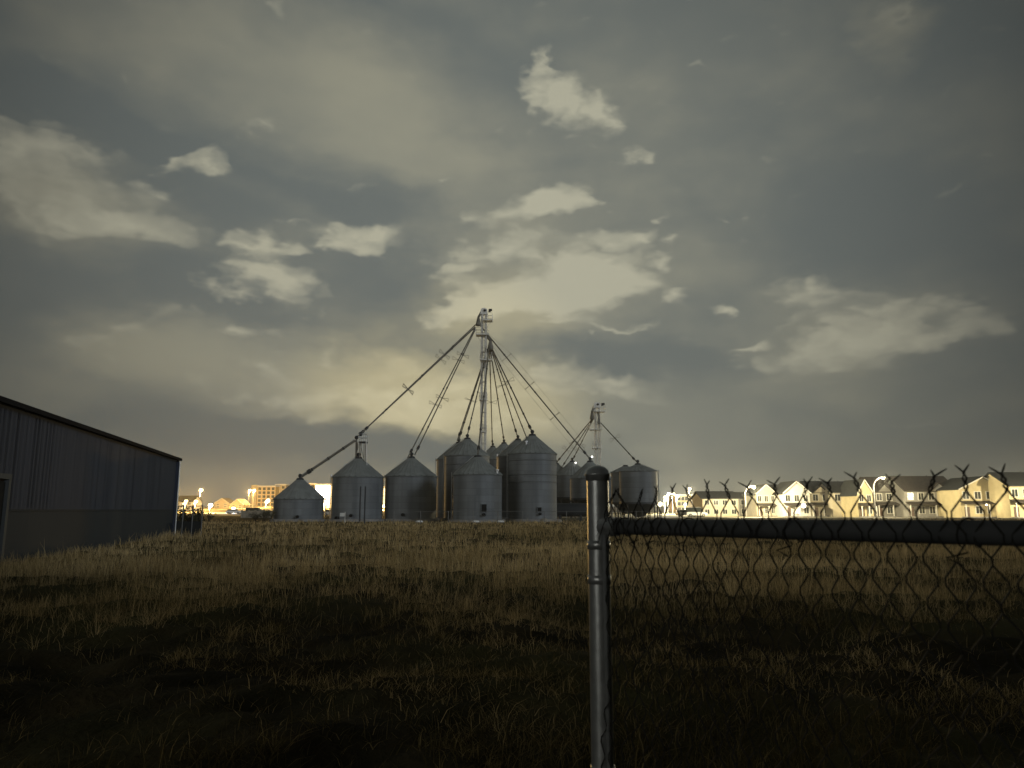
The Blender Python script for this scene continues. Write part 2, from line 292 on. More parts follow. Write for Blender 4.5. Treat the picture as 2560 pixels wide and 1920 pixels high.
# ---------------------------------------------------------------- barn frame of reference (needed by the grass too)
BC = at(434, 1275, 44.); BC.z = 0                       # far corner
BN = at(0, 1275, 20.9); BN.z = 0
bdir = (BN-BC).normalized(); bnorm = Vector((-bdir.y, bdir.x, 0))
if bnorm.x < 0: bnorm = -bnorm                          # towards the field
BLEN = (BN-BC).length+12
def blade_mesh():
    n = 430000
    rng = np.random.default_rng(3)
    u = rng.random(n)
    k = rng.random(n) < .45
    d = np.where(k, 1/(1/112+u*(1/4.0-1/112)), 4.0*(112/4.0)**(u**.78))
    lat = rng.random(n)*2-1
    x = lat*(d*.76+1.2); y = d
    # gather into tufts
    cell = .22+.012*d; cell = .22*np.exp2(np.round(np.log2(cell/.22))); ix = np.round(x/cell); iy = np.round(y/cell)
    cx = (ix+(vnoise(ix, iy, 5)-.5)*1.3)*cell; cy = (iy+(vnoise(ix, iy, 6)-.5)*1.3)*cell
    tuft = rng.random(n) < .5; x = np.where(tuft, cx+rng.normal(0, .05, n), x); y = np.where(tuft, cy+rng.normal(0, .05, n), y)
    dens = .55*vnoise(x*.35, y*.35, 7)+.45*vnoise(x*1.3, y*1.3, 8)
    farw = np.clip((y-9)/8, 0, 1)
    keep = rng.random(n) < np.clip((dens-.42)*4.2, .09, 1)*(.45+.55*farw)+farw*.22
    side = (x-BC.x)*bnorm.x+(y-BC.y)*bnorm.y; inbarn = (side < .15) & (y < BC.y+3) & (x < 0); keep &= ~inbarn
    keep &= ~((y > 96) & (x > -40) & (x < 22) & (rng.random(n) < .8))
    x = x[keep]; y = y[keep]; d = d[keep]; dens = dens[keep]; n = len(x)
    tall = vnoise(x*.22, y*.22, 9); near = np.clip((y-7)/9, 0, 1)
    hgt = (.09+.12*near+.24*tall*near+.08*tall)*(.5+rng.random(n)*.8)
    hgt *= np.where(y > 60, .8, 1)
    hgt *= np.where(rng.random(n) < .03, 1.7, 1)
    wd = np.maximum(.0055, .00042*d)*(.7+.6*rng.random(n))
    lie = np.where(rng.random(n) < (.75-.5*near), rng.uniform(.7, 1.6, n), rng.uniform(.05, .55, n))   # matted or upright
    ang = rng.random(n)*2*np.pi; la = ang+rng.normal(0, .5, n)+.6
    px, py = np.cos(ang)*wd/2, np.sin(ang)*wd/2
    fx = np.abs(np.cos(ang)); z = bumps(x, y)-.02
    lx, ly = np.cos(la)*lie*hgt, np.sin(la)*lie*hgt; vh = hgt/np.sqrt(1+lie**2*.9)
    P = np.zeros((n, 5, 3))
    P[:, 0] = np.stack([x-px, y-py, z], -1); P[:, 1] = np.stack([x+px, y+py, z], -1)
    P[:, 2] = np.stack([x+px*.8+lx*.35, y+py*.8+ly*.35, z+vh*.62], -1); P[:, 3] = np.stack([x-px*.8+lx*.35, y-py*.8+ly*.35, z+vh*.62], -1)
    P[:, 4] = np.stack([x+lx, y+ly, z+vh], -1)
    me = bpy.data.meshes.new('dry_grass'); me.vertices.add(n*5); me.vertices.foreach_set('co', P.reshape(-1).astype(np.float32))
    b = (np.arange(n)*5)[:, None]
    loops = np.concatenate([b+np.array([[0, 1, 2, 3]]), b+np.array([[3, 2, 4]])], 1).reshape(-1)
    me.loops.add(n*7); me.loops.foreach_set('vertex_index', loops.astype(np.int32))
    me.polygons.add(n*2); st = (np.arange(n)*7)[:, None]+np.array([[0, 4]]); me.polygons.foreach_set('loop_start', st.reshape(-1).astype(np.int32))
    me.update(calc_edges=True)
    a = me.attributes.new('tint', 'FLOAT', 'POINT'); tv = np.clip(.5*vnoise(x*.5, y*.5, 11)+.5*rng.random(n)-.5*np.clip(1-(y-4)/13, 0, 1)*np.clip(.5+vnoise(x*.8, y*.8, 12), 0, 1), 0, 1); a.data.foreach_set('value', np.repeat(tv, 5).astype(np.float32))  # near blades coloured darker to stand in for the dim foreground
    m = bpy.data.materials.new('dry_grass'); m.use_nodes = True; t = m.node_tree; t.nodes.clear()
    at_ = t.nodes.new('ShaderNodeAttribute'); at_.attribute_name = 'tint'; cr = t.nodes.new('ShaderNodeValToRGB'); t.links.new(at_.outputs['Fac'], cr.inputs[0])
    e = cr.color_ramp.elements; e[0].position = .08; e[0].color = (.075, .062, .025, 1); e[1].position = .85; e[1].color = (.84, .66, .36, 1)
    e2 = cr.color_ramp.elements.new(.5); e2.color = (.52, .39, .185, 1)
    df = t.nodes.new('ShaderNodeBsdfDiffuse'); tr = t.nodes.new('ShaderNodeBsdfTranslucent'); mxs = t.nodes.new('ShaderNodeMixShader'); mxs.inputs[0].default_value = .35
    t.links.new(cr.outputs[0], df.inputs[0]); t.links.new(cr.outputs[0], tr.inputs[0]); t.links.new(df.outputs[0], mxs.inputs[1]); t.links.new(tr.outputs[0], mxs.inputs[2])
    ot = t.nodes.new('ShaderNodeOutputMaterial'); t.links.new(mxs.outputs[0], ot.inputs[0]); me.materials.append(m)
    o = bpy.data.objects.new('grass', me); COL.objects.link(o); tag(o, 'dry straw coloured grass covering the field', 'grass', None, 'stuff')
blade_mesh()
# town roads and lit yards
def sheet(name, pts, m, label, z=.004):
    vs = []; nn = 24
    a, b, c, d = [Vector((*p, 0)) for p in pts]; mb = MB()
    for i in range(nn+1):
        l = a.lerp(d, i/nn); r = b.lerp(c, i/nn); vs += [(l.x, l.y, gz(l.x, l.y)+z), (r.x, r.y, gz(r.x, r.y)+z)]
    mb.add(vs, [(2*i, 2*i+1, 2*i+3, 2*i+2) for i in range(nn)], True); o = mb.build(name, m); tag(o, label, None, None, 'structure')
asph = mat('asphalt', (.085, .08, .072), .8, 0, (.06, .058, .052), .5); yard = mat('gravel_yard', (.26, .23, .16), .95, 0, (.17, .15, .10), .12)
lawn = mat('lawn', (.16, .14, .075), .95, 0, (.10, .095, .045), .1)
sheet('yard_gravel', [(-125, 190), (-20, 190), (-40, 395), (-190, 395)], yard, 'pale gravel lot in front of the lit hotels', .05)
sheet('road', [(10, 150), (160, 120), (160, 132), (10, 162)], asph, 'asphalt street in front of the house row', .05)
sheet('lawn', [(10, 163), (160, 133), (200, 190), (20, 240)], lawn, 'lit front lawns of the house row', .04)
sheet('far_road', [(20, 245), (60, 245), (110, 420), (60, 420)], yard, 'lit road behind the house row', .05)
# ---------------------------------------------------------------- barn
BH = CAMZ + (1275-1150)*mpp(1275, 44.)*1.0
BH = at(438, 1150, 44.).z
barn_mat = mat('barn_cladding', (.042, .054, .080), .7, .0, (.036, .047, .070), .35, (1, 1, .3), spec=.12)
barn_low = mat('barn_lower_cladding', (.024, .033, .042), .7, .0, (.020, .028, .036), .35, (1, 1, .3), spec=.12)
def barn():
    o = empty('barn', BC, 'long grey metal clad barn with low eave at the left of the field', 'barn', rz=math.atan2(bdir.y, bdir.x))
    # local: +x along the wall towards the camera, wall outside is +-y
    inv = Matrix.Rotation(-math.atan2(bdir.y, bdir.x), 3, 'Z'); ny = (inv @ bnorm).y; s = 1 if ny > 0 else -1; dp = 16.
    def ribbed(z0, z1, off, nm, m, x0=0., x1=BLEN):
        mb = MB(); pts = []; x = x0
        while x < x1-.01:
            for dx, h in ((0, 0), (.17, 0), (.2, .0006), (.26, .0006), (.29, 0)): pts.append((min(x+dx, x1), off+h))
            x += .32
        pts.append((x1, off)); n = len(pts); vs = [(a, s*b, z0) for a, b in pts]+[(a, s*b, z1) for a, b in pts]
        mb.add(vs, [(i, i+1, n+i+1, n+i) for i in range(n-1)]); return mb.build(nm, m, o)
    dx0, dx1 = BLEN-12.02, BLEN-8.
    ribbed(1.5, BH, 0, 'wall', barn_mat); ribbed(-.2, 1.47, .02, 'lower_wall', barn_low, 0, dx0); 
    MB().box((BLEN/2, s*.03, 1.5), (BLEN, .05, .05)).build('seam_trim', barn_low, o)
    MB().box((BLEN/2, -s*dp/2, BH/2-.1), (BLEN-.1, dp, BH-.02)).build('inner_shell', barn_mat, o)
    rise = 2.4
    mb = MB(); y0 = s*.13; ym = -s*dp/2; y1 = -s*(dp+.4)
    rx0, rx1 = -.1, BLEN+.3
    vs = [(rx0, y0, BH+.0), (rx1, y0, BH+.0), (rx1, ym, BH+rise), (rx0, ym, BH+rise), (rx1, y1, BH), (rx0, y1, BH)]
    vs += [(a, b, c+.12) for a, b, c in vs]
    mb.add(vs, [(0, 1, 2, 3), (3, 2, 4, 5), (6, 9, 8, 7), (9, 11, 10, 8), (0, 6, 7, 1), (5, 4, 10, 11), (0, 3, 9, 6), (3, 5, 11, 9), (1, 7, 8, 2), (2, 8, 10, 4)]); mb.build('roof', mat('roof_black', (.012, .012, .013), .9, spec=.05), o)
    g = MB(); g.prism([(0, BH-.1), (0, BH)], .01) if False else None
    mb = MB(); mb.add([(0.01, 0, BH), (0.01, ym, BH+rise-.03), (0.01, y1*.97, BH), (.3, 0, BH), (.3, ym, BH+rise-.03), (.3, y1*.97, BH)], [(0, 1, 2), (3, 5, 4)]); mb.build('gable', barn_mat, o)
    gut = MB(); gut.box((BLEN/2, s*.17, BH+.03), (BLEN+.5, .12, .14)); gut.build('gutter', mat('roof_black', (.012, .012, .013), .9, spec=.05), o)
    MB().box((-.03, s*.05, BH/2), (.1, .12, BH)).build('corner_trim', barn_mat, o)
    MB().tube((.02, s*.16, 0), (.02, s*.16, BH-.1), .05).build('downpipe', galv_bright, o)
    # opening near the camera with a pale frame
    d = MB(); d.box(((dx0+dx1)/2, s*.06, 1.1), (dx1-dx0-.2, .06, 2.3)); dr = d.build('door', black, o)
    fr = MB(); fr.box((dx0, s*.1, 1.15), (.16, .14, 2.4)); fr.box((dx1, s*.1, 1.15), (.16, .14, 2.4)); fr.box(((dx0+dx1)/2, s*.1, 2.4), (dx1-dx0+.16, .14, .14)); fr.build('door_frame', mat('frame_paint', (.06, .065, .065), .7), o)
barn()
def shade_building():  # never in view, added to block light from the near field
    o = empty('shade_building', (33, -8, 0), 'unseen dark clad building added behind the camera to shade the near field', 'shade_building'); w, dp, h = 74., 24., 10.5
    MB().box((0, -dp/2, h/2), (w, dp, h)).build('wall', barn_low, o)
    mb = MB(); mb.prism([(-dp-.5, h-.1), (.5, h-.1), (.5, h+.1), (-dp/2, h+2.2), (-dp-.5, h+.1)], w+1, Matrix.Rotation(R(90), 3, 'Z')); mb.build('roof', dark_steel, o)
    for k in range(5):
        q = MB().box((-28+14*k, .04, 2.2), (4.2, .1, 4.4)).build('door', galv, o); p = MB()
        for z in (1, 2, 3): p.box((-28+14*k, .1, z), (4.2, .04, .06))
        p.build('door_joint', dark_steel, q)
shade_building()
def shade_shed():  # added out of frame so its shade falls over the right of the field
    o = empty('shade_shed', (38, 16, 0), 'unseen dark low building added beyond the right edge to shade the field', 'added_shed'); w, dp, h = 12., 50., 9.5
    MB().box((0, 0, h/2), (w, dp, h)).build('wall', barn_low, o)
    MB().prism([(-w/2-.4, h-.1), (w/2+.4, h-.1), (w/2+.4, h+.1), (0, h+1.6), (-w/2-.4, h+.1)], dp+.8).build('roof', dark_steel, o)
    for k in range(3):
        q = MB().box((-w/2-.04, -15+15*k, 1.9), (.1, 3.6, 3.8)).build('door', galv, o); MB().box((-w/2-.1, -15+15*k, 1.9), (.04, .08, 3.7)).build('door_joint', dark_steel, q)
shade_shed()
# ---------------------------------------------------------------- grain bins
def ladder(mb, x, y, z0, z1, nx, ny, w=.42):
    tx, ty = -ny, nx
    for sg in (-1, 1):
        mb.box((x+tx*w/2*sg+nx*.18, y+ty*w/2*sg+ny*.18, (z0+z1)/2), (.06, .06, z1-z0), math.atan2(ny, nx))
    z = z0+.2
    while z < z1: mb.tube((x+tx*w/2+nx*.18, y+ty*w/2+ny*.18, z), (x-tx*w/2+nx*.18, y-ty*w/2+ny*.18, z), .018, 5, caps=False); z += .32
    for zz in (z0+.6, (z0+z1)/2, z1-.5): mb.box((x+nx*.09, y+ny*.09, zz), (.2, .05, .05), math.atan2(ny, nx))
def bin_(px, hw, ey, py, d, label, group='corrugated steel grain bins', ladders=(), door=None, hatch=None, rings=(), hopper=None, vent=None, capx=None, ball=True, patch=False, apx=None):
    c = at(px, ey, d); r = hw*mpp(ey, d); he = at(px, ey, d-r).z; hp = at(px, py, d).z
    o = empty('grain_bin', (c.x, d, 0), label, 'grain bin', group)
    n = 64; z0 = .35
    if hopper: z0 = at(px, hopper, d).z
    prof = []; z = z0
    tiers = max(3, int((he-z0)/.82)); prof = [(r, z0)]
    for i in range(1, tiers):
        prof += [(r, z0+(he-z0)*i/tiers)]
    prof += [(r, he)]
    w = MB().lathe(prof, n); w.build('wall', galv, o)
    if rings:
        mb = MB()
        for ry in rings:
            zz = at(px, ry, d-r).z; mb.lathe([(r+.01, zz-.06), (r+.06, zz-.05), (r+.06, zz+.05), (r+.01, zz+.06)], n)
        mb.build('stiffener_ring', mat('ring_steel', (.15, .16, .16), .6, .4), o)
    if hopper:
        hb = MB().lathe([(r, z0), (r*.25, z0-r*.75), (.25, z0-r*.75-.02)], n); hb.build('hopper', dark_steel, o)
        for k in range(8):
            t = 2*math.pi*k/8; MB().box(((r-.08)*math.cos(t), (r-.08)*math.sin(t), z0/2), (.14, .14, z0)).build('leg', dark_steel, o)
        MB().lathe([(r+.05, z0-.3), (r+.05, z0)], n).build('skirt_ring', dark_steel, o)
    else:
        MB().lathe([(r+.45, -.2), (r+.45, .3), (r-.1, .34)], 48).build('concrete_pad', concrete, o)
    # roof: panels with raised ribs
    mb = MB(); nr = 30; rt = .42; ro = r+.12; k = nr*4; vs = []
    for rr, zz in ((ro, he-.05), (rt, hp-.1)):
        for i in range(k):
            t = 2*math.pi*i/k; up = .075 if i % 4 == 0 else 0
            f = rr/ro; vs.append((rr*math.cos(t), rr*math.sin(t), zz+up*(1 if rr > 1 else .4)))
    mb.add(vs, [(i, (i+1) % k, k+(i+1) % k, k+i) for i in range(k)])
    mb.lathe([(ro, he-.05), (ro, he-.13), (r, he-.13)], 64)
    mb.build('roof', galv_roof, o)
    cp = MB(); cp.lathe([(rt+.08, hp-.18), (rt+.08, hp+.02), (rt*.8, hp+.12), (.1, hp+.14)], 16)
    cp.build('roof_collar', dark_steel, o)
    if ball:
        b = MB(); b.tube((0, 0, hp), (0, 0, hp+.25), .17, 10); b.ball((0, 0, hp+.42), .27); b.build('fill_inlet', dark_steel, o)
    for a in ladders:
        t = R(a); mb = MB(); ladder(mb, r*math.cos(t), r*math.sin(t), .4, he+.3, math.cos(t), math.sin(t)); mb.build('ladder', galv_bright, o)
        # roof ladder
        mb = MB(); A = Vector((r*math.cos(t), r*math.sin(t), he+.1)); B = Vector((.5*math.cos(t), .5*math.sin(t), hp)); sd = Vector((-math.sin(t), math.cos(t), 0))*.2
        mb.tube(A+sd, B+sd, .025, 5); mb.tube(A-sd, B-sd, .025, 5)
        for i in range(1, 12): p = A.lerp(B, i/12); mb.tube(p+sd, p-sd, .018, 4)
        mb.build('roof_ladder', galv_bright, o)
    def front(px2, py2):
        dd = d-r; pp = at(px2, py2, d); xl = max(min(pp.x-c.x, r*.97), -r*.97); yl = -math.sqrt(r*r-xl*xl); zz = at(px2, py2, d+yl).z; return xl, yl, zz, math.atan2(yl, xl)
    if door:
        x0, y0, x1, y1 = door; xl, yl, zz, t = front((x0+x1)/2, (y0+y1)/2); ww = (x1-x0)*mpp(y0, d-r); hh = (y1-y0)*mpp(y0, d-r)
        dr = MB().box((xl*1.01, yl*1.01, zz), (.12, ww, hh), t).build('door', black, o)
        f = MB(); 
        for q in (-1, 1):
            f.box((xl*1.015-math.sin(t)*q*ww/2, yl*1.015+math.cos(t)*q*ww/2, zz), (.16, .07, hh+.1), t); f.box((xl*1.015, yl*1.015, zz+q*hh/2), (.16, ww+.1, .07), t)
        f.build('door_frame', galv, dr)
    if hatch:
        for hx, hy, hr in hatch:
            xl, yl, zz, t = front(hx, hy); rr = hr*mpp(hy, d-r)
            q = Vector((math.cos(t), math.sin(t), 0)); p = Vector((xl, yl, zz)); m2 = MB(); m2.tube(p-q*.05, p+q*.35, rr, 16); hq = m2.build('aeration_fan', black, o)
            MB().tube(p+q*.28, p+q*.38, rr+.04, 16, caps=False).build('fan_shroud', dark_steel, hq)
    if vent:
        vx, vy = vent; p = at(vx, vy, d-r*.5); p = Vector((p.x-c.x, -r*.5, p.z)); rr = math.hypot(p.x, p.y); base = he+(hp-he)*(1-rr/r)
        mb = MB(); mb.tube((p.x, p.y, base-.1), (p.x, p.y, base+.35), .14, 10); mb.tube((p.x, p.y, base+.3), (p.x, p.y, base+.5), .24, 10); mb.build('roof_vent', galv_bright, o)
    return o, Vector((c.x, d, hp+.4)), r, he
G1 = 'grain bins around the tall elevator'; G2 = 'grain bins around the short elevator'
binA = bin_(748, 61, 1246, 1197, 103, 'smallest and leftmost grain bin, squat with the thick inclined spout on its peak', G1, hatch=[(760, 1292, 4)], ladders=(20,))
binB = bin_(895, 63, 1190, 1144, 104, 'wide grain bin with a small steel gantry standing on its peak', G1, hatch=[(891, 1289, 4), (857, 1296, 5)], ladders=(205,))
binC = bin_(1028, 64, 1188, 1143, 106, 'wide grain bin with two spouts at its peak, just left of the tall bins', G1, hatch=[(1017, 1287, 4)], ladders=(192,))
binD2 = bin_(1147, 55, 1146, 1106, 124, 'tall grain bin half hidden behind the left tall bin', G1, ladders=(185,))
binD1 = bin_(1168, 56, 1137, 1096, 116, 'tall grain bin behind the front bin, left of the elevator tower', G1, ladders=(183,), rings=(1160,))
binE = bin_(1194, 61, 1184, 1140, 98, 'short front grain bin with a square black door, below the elevator tower', G1, door=(1204, 1260, 1219, 1281), hatch=[(1211, 1287, 4)], ladders=(184,), vent=(1243, 1168), ball=False)
binF = bin_(1331, 60, 1131, 1087, 103, 'tallest ringed grain bin with a black door low on its right side', G1, door=(1340, 1268, 1352, 1280), hatch=[(1347, 1285, 3)], ladders=(184,), rings=(1149, 1186, 1204), vent=(1316, 1120))
binG1 = bin_(1232, 43, 1150, 1116, 150, 'farthest grain bin peak just right of the elevator tower', G1)
binG2 = bin_(1260, 46, 1146, 1107, 142, 'grain bin peak seen between the tower and the ringed tall bin', G1)
binG3 = bin_(1295, 52, 1138, 1098, 126, 'grain bin directly behind the left side of the ringed tall bin', G1, ladders=(200,))
binH1 = bin_(1392, 44, 1191, 1159, 150, 'hopper bin mostly hidden by the right edge of the ringed tall bin', G2, hopper=1243)
binH2 = bin_(1431, 44, 1187, 1153, 148, 'middle hopper bin with spout, behind the hopper bin next to the fence post', G2, hopper=1243)
binH3 = bin_(1476, 51, 1194, 1153, 122, 'hopper bin left of the fence post, fed by the long lone spout', G2, hopper=1246)
binJ2 = bin_(1564, 37, 1179, 1164, 142, 'hopper bin with no spout, right of the fence post', G2, hopper=1256, ball=False)
binJ1 = bin_(1595, 47, 1176, 1160, 122, 'rightmost hopper bin with an outside ladder on its right edge', G2, hopper=1256, ladders=(-2,))
# ---------------------------------------------------------------- elevator towers
def platform(mb, rail, cx, cy, z, w, dp, offx=0., post=1.05):
    mb.box((cx+offx, cy, z), (w, dp, .08)); mb.box((cx+offx, cy-dp/2, z-.06), (w, .06, .16)); mb.box((cx+offx, cy+dp/2, z-.06), (w, .06, .16))
    x0, x1 = cx+offx-w/2, cx+offx+w/2
    for yy in (cy-dp/2, cy+dp/2):
        for h in (.55, post): rail.tube((x0, yy, z+h), (x1, yy, z+h), .025, 5)
        k = max(2, int(w/.9))
        for i in range(k+1): rail.tube((x0+(x1-x0)*i/k, yy, z), (x0+(x1-x0)*i/k, yy, z+post), .025, 5)
    for xx in (x0, x1):
        for h in (.55, post): rail.tube((xx, cy-dp/2, z+h), (xx, cy+dp/2, z+h), .025, 5)
def tower(d, px, ytop, w, label, plats, dist, trunkw, scale=1.):
    m = mpp(1000, d); base = at(px, 1275, d); X = base.x
    o = empty('elevator_tower', (X, d, 0), label, 'grain elevator')
    zt = at(px, ytop, d).z
    hd = .95*scale
    for sg in (-1, 1):
        MB().box((sg*w*.36, 0, (zt-hd)/2), (trunkw, trunkw, zt-hd)).build('elevator_trunk', tower_steel, o)
    mb = MB(); z = 2.
    cyy = -.55*scale; cw = w/2
    while z < zt-3:
        for zz in (z,):
            mb.box((0, -.0, zz), (w+.12, trunkw+.12, .07)); 
            mb.tube((-cw, cyy, zz), (cw, cyy, zz), .03, 5); mb.tube((-cw, cyy, zz), (-cw, 0, zz), .03, 5); mb.tube((cw, cyy, zz), (cw, 0, zz), .03, 5)
        mb.tube((-cw, cyy, z), (cw, cyy, z+1.2), .022, 4); mb.tube((cw, cyy, z+1.2), (-cw, cyy, z+2.4), .022, 4); z += 2.4
    mb.tube((-cw, cyy, .2), (-cw, cyy, zt-2), .045, 6); mb.tube((cw, cyy, .2), (cw, cyy, zt-2), .045, 6)
    mb.build('lattice_frame', tower_steel, o)
    mb = MB()
    for sg in (-1, 1): mb.box((sg*.16, cyy-.12, zt/2-.6), (.045, .045, zt-2))
    z = .5
    while z < zt-1.7: mb.tube((-.16, cyy-.12, z), (.16, cyy-.12, z), .02, 4, caps=False); z += .4
    mb.build('ladder', galv_bright, o)
    # head: rounded hood over the pulley
    hw_ = w*.62; h = MB(); prof = [(-hw_, zt-hd)]+[(hw_*math.cos(R(a)), zt-hw_*.75+hw_*.75*math.sin(R(a))) for a in range(180, -1, -15)]+[(hw_, zt-hd)]
    h.prism(prof, .62*scale); hh = h.build('head', mat('head_paint', (.85, .84, .78), .5, 0), o)
    MB().tube((.12, -.31*scale, zt-.42*scale), (.12, -.44*scale, zt-.42*scale), .2*scale, 14).build('pulley_cover', black, hh)
    MB().box((0, 0, zt-hd-.06), (hw_*2.1, .75*scale, .1)).build('head_flange', tower_steel, hh)
    mo = MB(); mo.tube((hw_+.2, -.2, zt-.32*scale), (hw_+.75*scale, -.2, zt-.32*scale), .2*scale, 12); mo.box((hw_+.35, -.2, zt-.55*scale), (.4, .3, .15)); mo.build('motor', dark_steel, o)
    for (x0, x1, y) in plats:
        z = at(px, y, d).z; a = (x0-px)*m; b = (x1-px)*m; pf = MB(); rl = MB(); platform(pf, rl, (a+b)/2, cyy*.4, z, b-a, 1.5*scale)
        for q in (a+.1, b-.1): pf.tube((q, cyy*.4, z), (max(-cw, min(cw, q)), 0, z-1.1), .03, 4)
        p_ = pf.build('platform', tower_steel, o); rl.build('railing', galv_bright, p_)
    for (x, y0, y1, r0, r1, cx2) in dist:
        a = (x-px)*m; mb = MB(); z0 = at(px, y0, d).z; z1 = at(px, y1, d).z
        mb.lathe([(r0, z0), (r1, z1), (r1*.9, z1-.25), (.1, z1-.3)], 20, (a, -.35, 0)); mb.tube(((cx2-px)*m, 0, z0+.9*scale), (a, -.35, z0-.05), r0*1.2, 8)
        mb.build('distributor', spout_steel, o)
    return o
T1D = 117
tw = tower(T1D, 1207, 771, .86, 'tall pale elevator tower with ladder, rising above the clustered bins', [(1205, 1229, 802), (1187, 1219, 838), (1198, 1228, 901), (1197, 1216, 1000), (1199, 1215, 1080)], [(1193, 794, 812, .16, .42, 1200), (1224, 852, 872, .2, .48, 1214)], .36)
T2D = 134
t2 = tower(T2D, 1497, 1006, .95, 'shorter elevator tower seen above the fence post cap', [(1487, 1517, 1029), (1478, 1508, 1074), (1484, 1506, 1120)], [(1484, 1030, 1046, .18, .4, 1490), (1501, 1042, 1056, .16, .3, 1499)], .3)
# ---------------------------------------------------------------- spouts
def spout(p0, d0, p1, d1, r, label, braces=(), wires=False, group='spouts from the tall elevator', box=True):
    a = at(*p0, d0); b = at(*p1, d1); o = empty('grain_spout', b, label, 'spout', group); A = a-b; B = Vector((0, 0, 0))
    MB().tube(A, B, r*.76, 10).build('pipe', spout_steel, o)
    dr = (B-A); ln = dr.length; dr.normalize(); side = dr.cross(Vector((0, 1, 0))).normalized(); oth = dr.cross(side)
    for t in (.22, .5, .8): MB().tube(A+dr*(ln*t-.08), A+dr*(ln*t+.08), r+.015, 10).build('coupling', dark_steel, o)
    if box: MB().tube(B-dr*1.5, B-dr*1.0, r+.07, 8).build('damper', dark_steel, o)
    tips = []
    for t in braces:
        c = A.lerp(B, t); mb = MB(); e = .95
        for k, (u, v) in enumerate(((1, .4), (-1, .4), (1, -.4), (-1, -.4))): q = c+side*e*u+oth*e*v; mb.tube(c, q, .03, 4)
        mb.tube(c+side*e+oth*e*.4, c+side*e-oth*e*.4, .026, 4); mb.tube(c-side*e+oth*e*.4, c-side*e-oth*e*.4, .026, 4)
        mb.build('brace', spout_steel, o); tips.append((c+side*e, c-side*e))
    if wires and tips:
        mb = MB()
        for k in (0, 1):
            pts = [A.lerp(B, .04)]+[q[k] for q in tips]+[A.lerp(B, .97)]
            for i in range(len(pts)-1): mb.tube(pts[i], pts[i+1], .018, 4)
        mb.build('guy_wire', spout_steel, o)
    return o
spout((1189, 812), T1D, (901, 1085), 104, .13, 'upper long thin spout sloping left to the gantry bin', (.3, .62))
spout((1188, 818), T1D, (891, 1094), 104, .13, 'lower long thin spout running beside the upper one to the gantry bin', (.32, .6))
spout((888, 1101), 103.5, (753, 1192), 103, .24, 'thick pale inclined spout from the gantry down to the smallest bin', (), box=True)
spout((1187, 821), T1D, (1019, 1145), 105, .12, 'left one of the two spouts to the wide bin left of the tall bins', (.27, .62))
spout((1189, 822), T1D, (1037, 1137), 106, .12, 'right one of the two spouts to the wide bin left of the tall bins', (.23, .58))
spout((1219, 872), T1D, (1143, 1102), 124, .12, 'steep spout to the half hidden tall bin', (.55,))
spout((1221, 872), T1D, (1147, 1100), 123, .11, 'thin steep spout hugging its neighbour to the half hidden bin', ())
spout((1220, 873), T1D, (1168, 1090), 116, .12, 'spout to the tall bin behind the front bin', ())
spout((1222, 873), T1D-1, (1195, 1135), 98, .14, 'nearly vertical spout crossing the tower to the short front bin', ())
spout((1224, 874), T1D, (1231, 1110), 150, .13, 'vertical spout just right of the tower to the farthest bin', (.5,))
spout((1226, 873), T1D, (1260, 1101), 142, .13, 'second spout right of the tower', ())
spout((1228, 873), T1D, (1294, 1092), 126, .12, 'third spout right of the tower', (.4,))
spout((1230, 874), T1D, (1322, 1108), 132, .12, 'fourth spout right of the tower, ending behind the ringed bin', ())
spout((1231, 873), T1D, (1331, 1081), 103, .13, 'spout to the peak of the ringed tall bin', (.42,))
spout((1200, 813), T1D, (1474, 1146), 122, .14, 'long lone spout sloping right over the ringed bin, with guy wires', (.24, .45, .68, .86), True)
Gs = 'spouts from the short elevator'
spout((1480, 1048), T2D, (1393, 1154), 150, .13, 'leftmost spout of the short tower', (.7,), group=Gs)
spout((1481, 1049), T2D, (1406, 1166), 149, .10, 'middle left spout of the short tower', (.6,), group=Gs)
spout((1482, 1050), T2D, (1432, 1149), 148, .11, 'right one of the three left spouts of the short tower', (.6,), group=Gs)
spout((1501, 1056), T2D, (1592, 1155), 122, .12, 'only spout sloping right from the short tower', (.42,), group=Gs)
# gantry on bin B
def gantry():
    d = 104; b = at(900, 1144, d); o = empty('roof_gantry', (b.x, d, b.z-.5), 'small steel gantry with a platform on the peak of the wide left bin', 'gantry')
    m = mpp(1120, d); zt = at(900, 1105, d).z-(b.z-.5); mb = MB()
    for x in (-10, 0, 12):
        for y in (-.5, .5): mb.tube((x*m, y, -.4 if x == 0 else -.9), (x*m*.9, y, zt), .05, 6)
    mb.tube((-10*m, -.5, .4), (0, -.5, zt), .035, 5); mb.tube((12*m, -.5, .2), (0, -.5, zt), .035, 5); mb.build('frame', spout_steel, o)
    pf = MB(); rl = MB(); platform(pf, rl, 7*m, 0, zt, 19*m, 1.2); q = pf.build('platform', dark_steel, o); rl.build('railing', galv_bright, q)
    MB().tube((16*m, -.6, zt+.1), (21*m, -.8, -.9), .06, 8).build('white_pipe', mat('white_pipe', (.75, .74, .7), .5), o)
    MB().ball((0, -.1, zt+1.1), .3).build('valve_upper', dark_steel, o); MB().ball((-10*m, -.1, zt+.6), .27).build('valve_lower', dark_steel, o)
    MB().tube((-10*m, -.1, zt+.6), (-10*m, -.1, 0), .12).build('drop_pipe', spout_steel, o)
gantry()
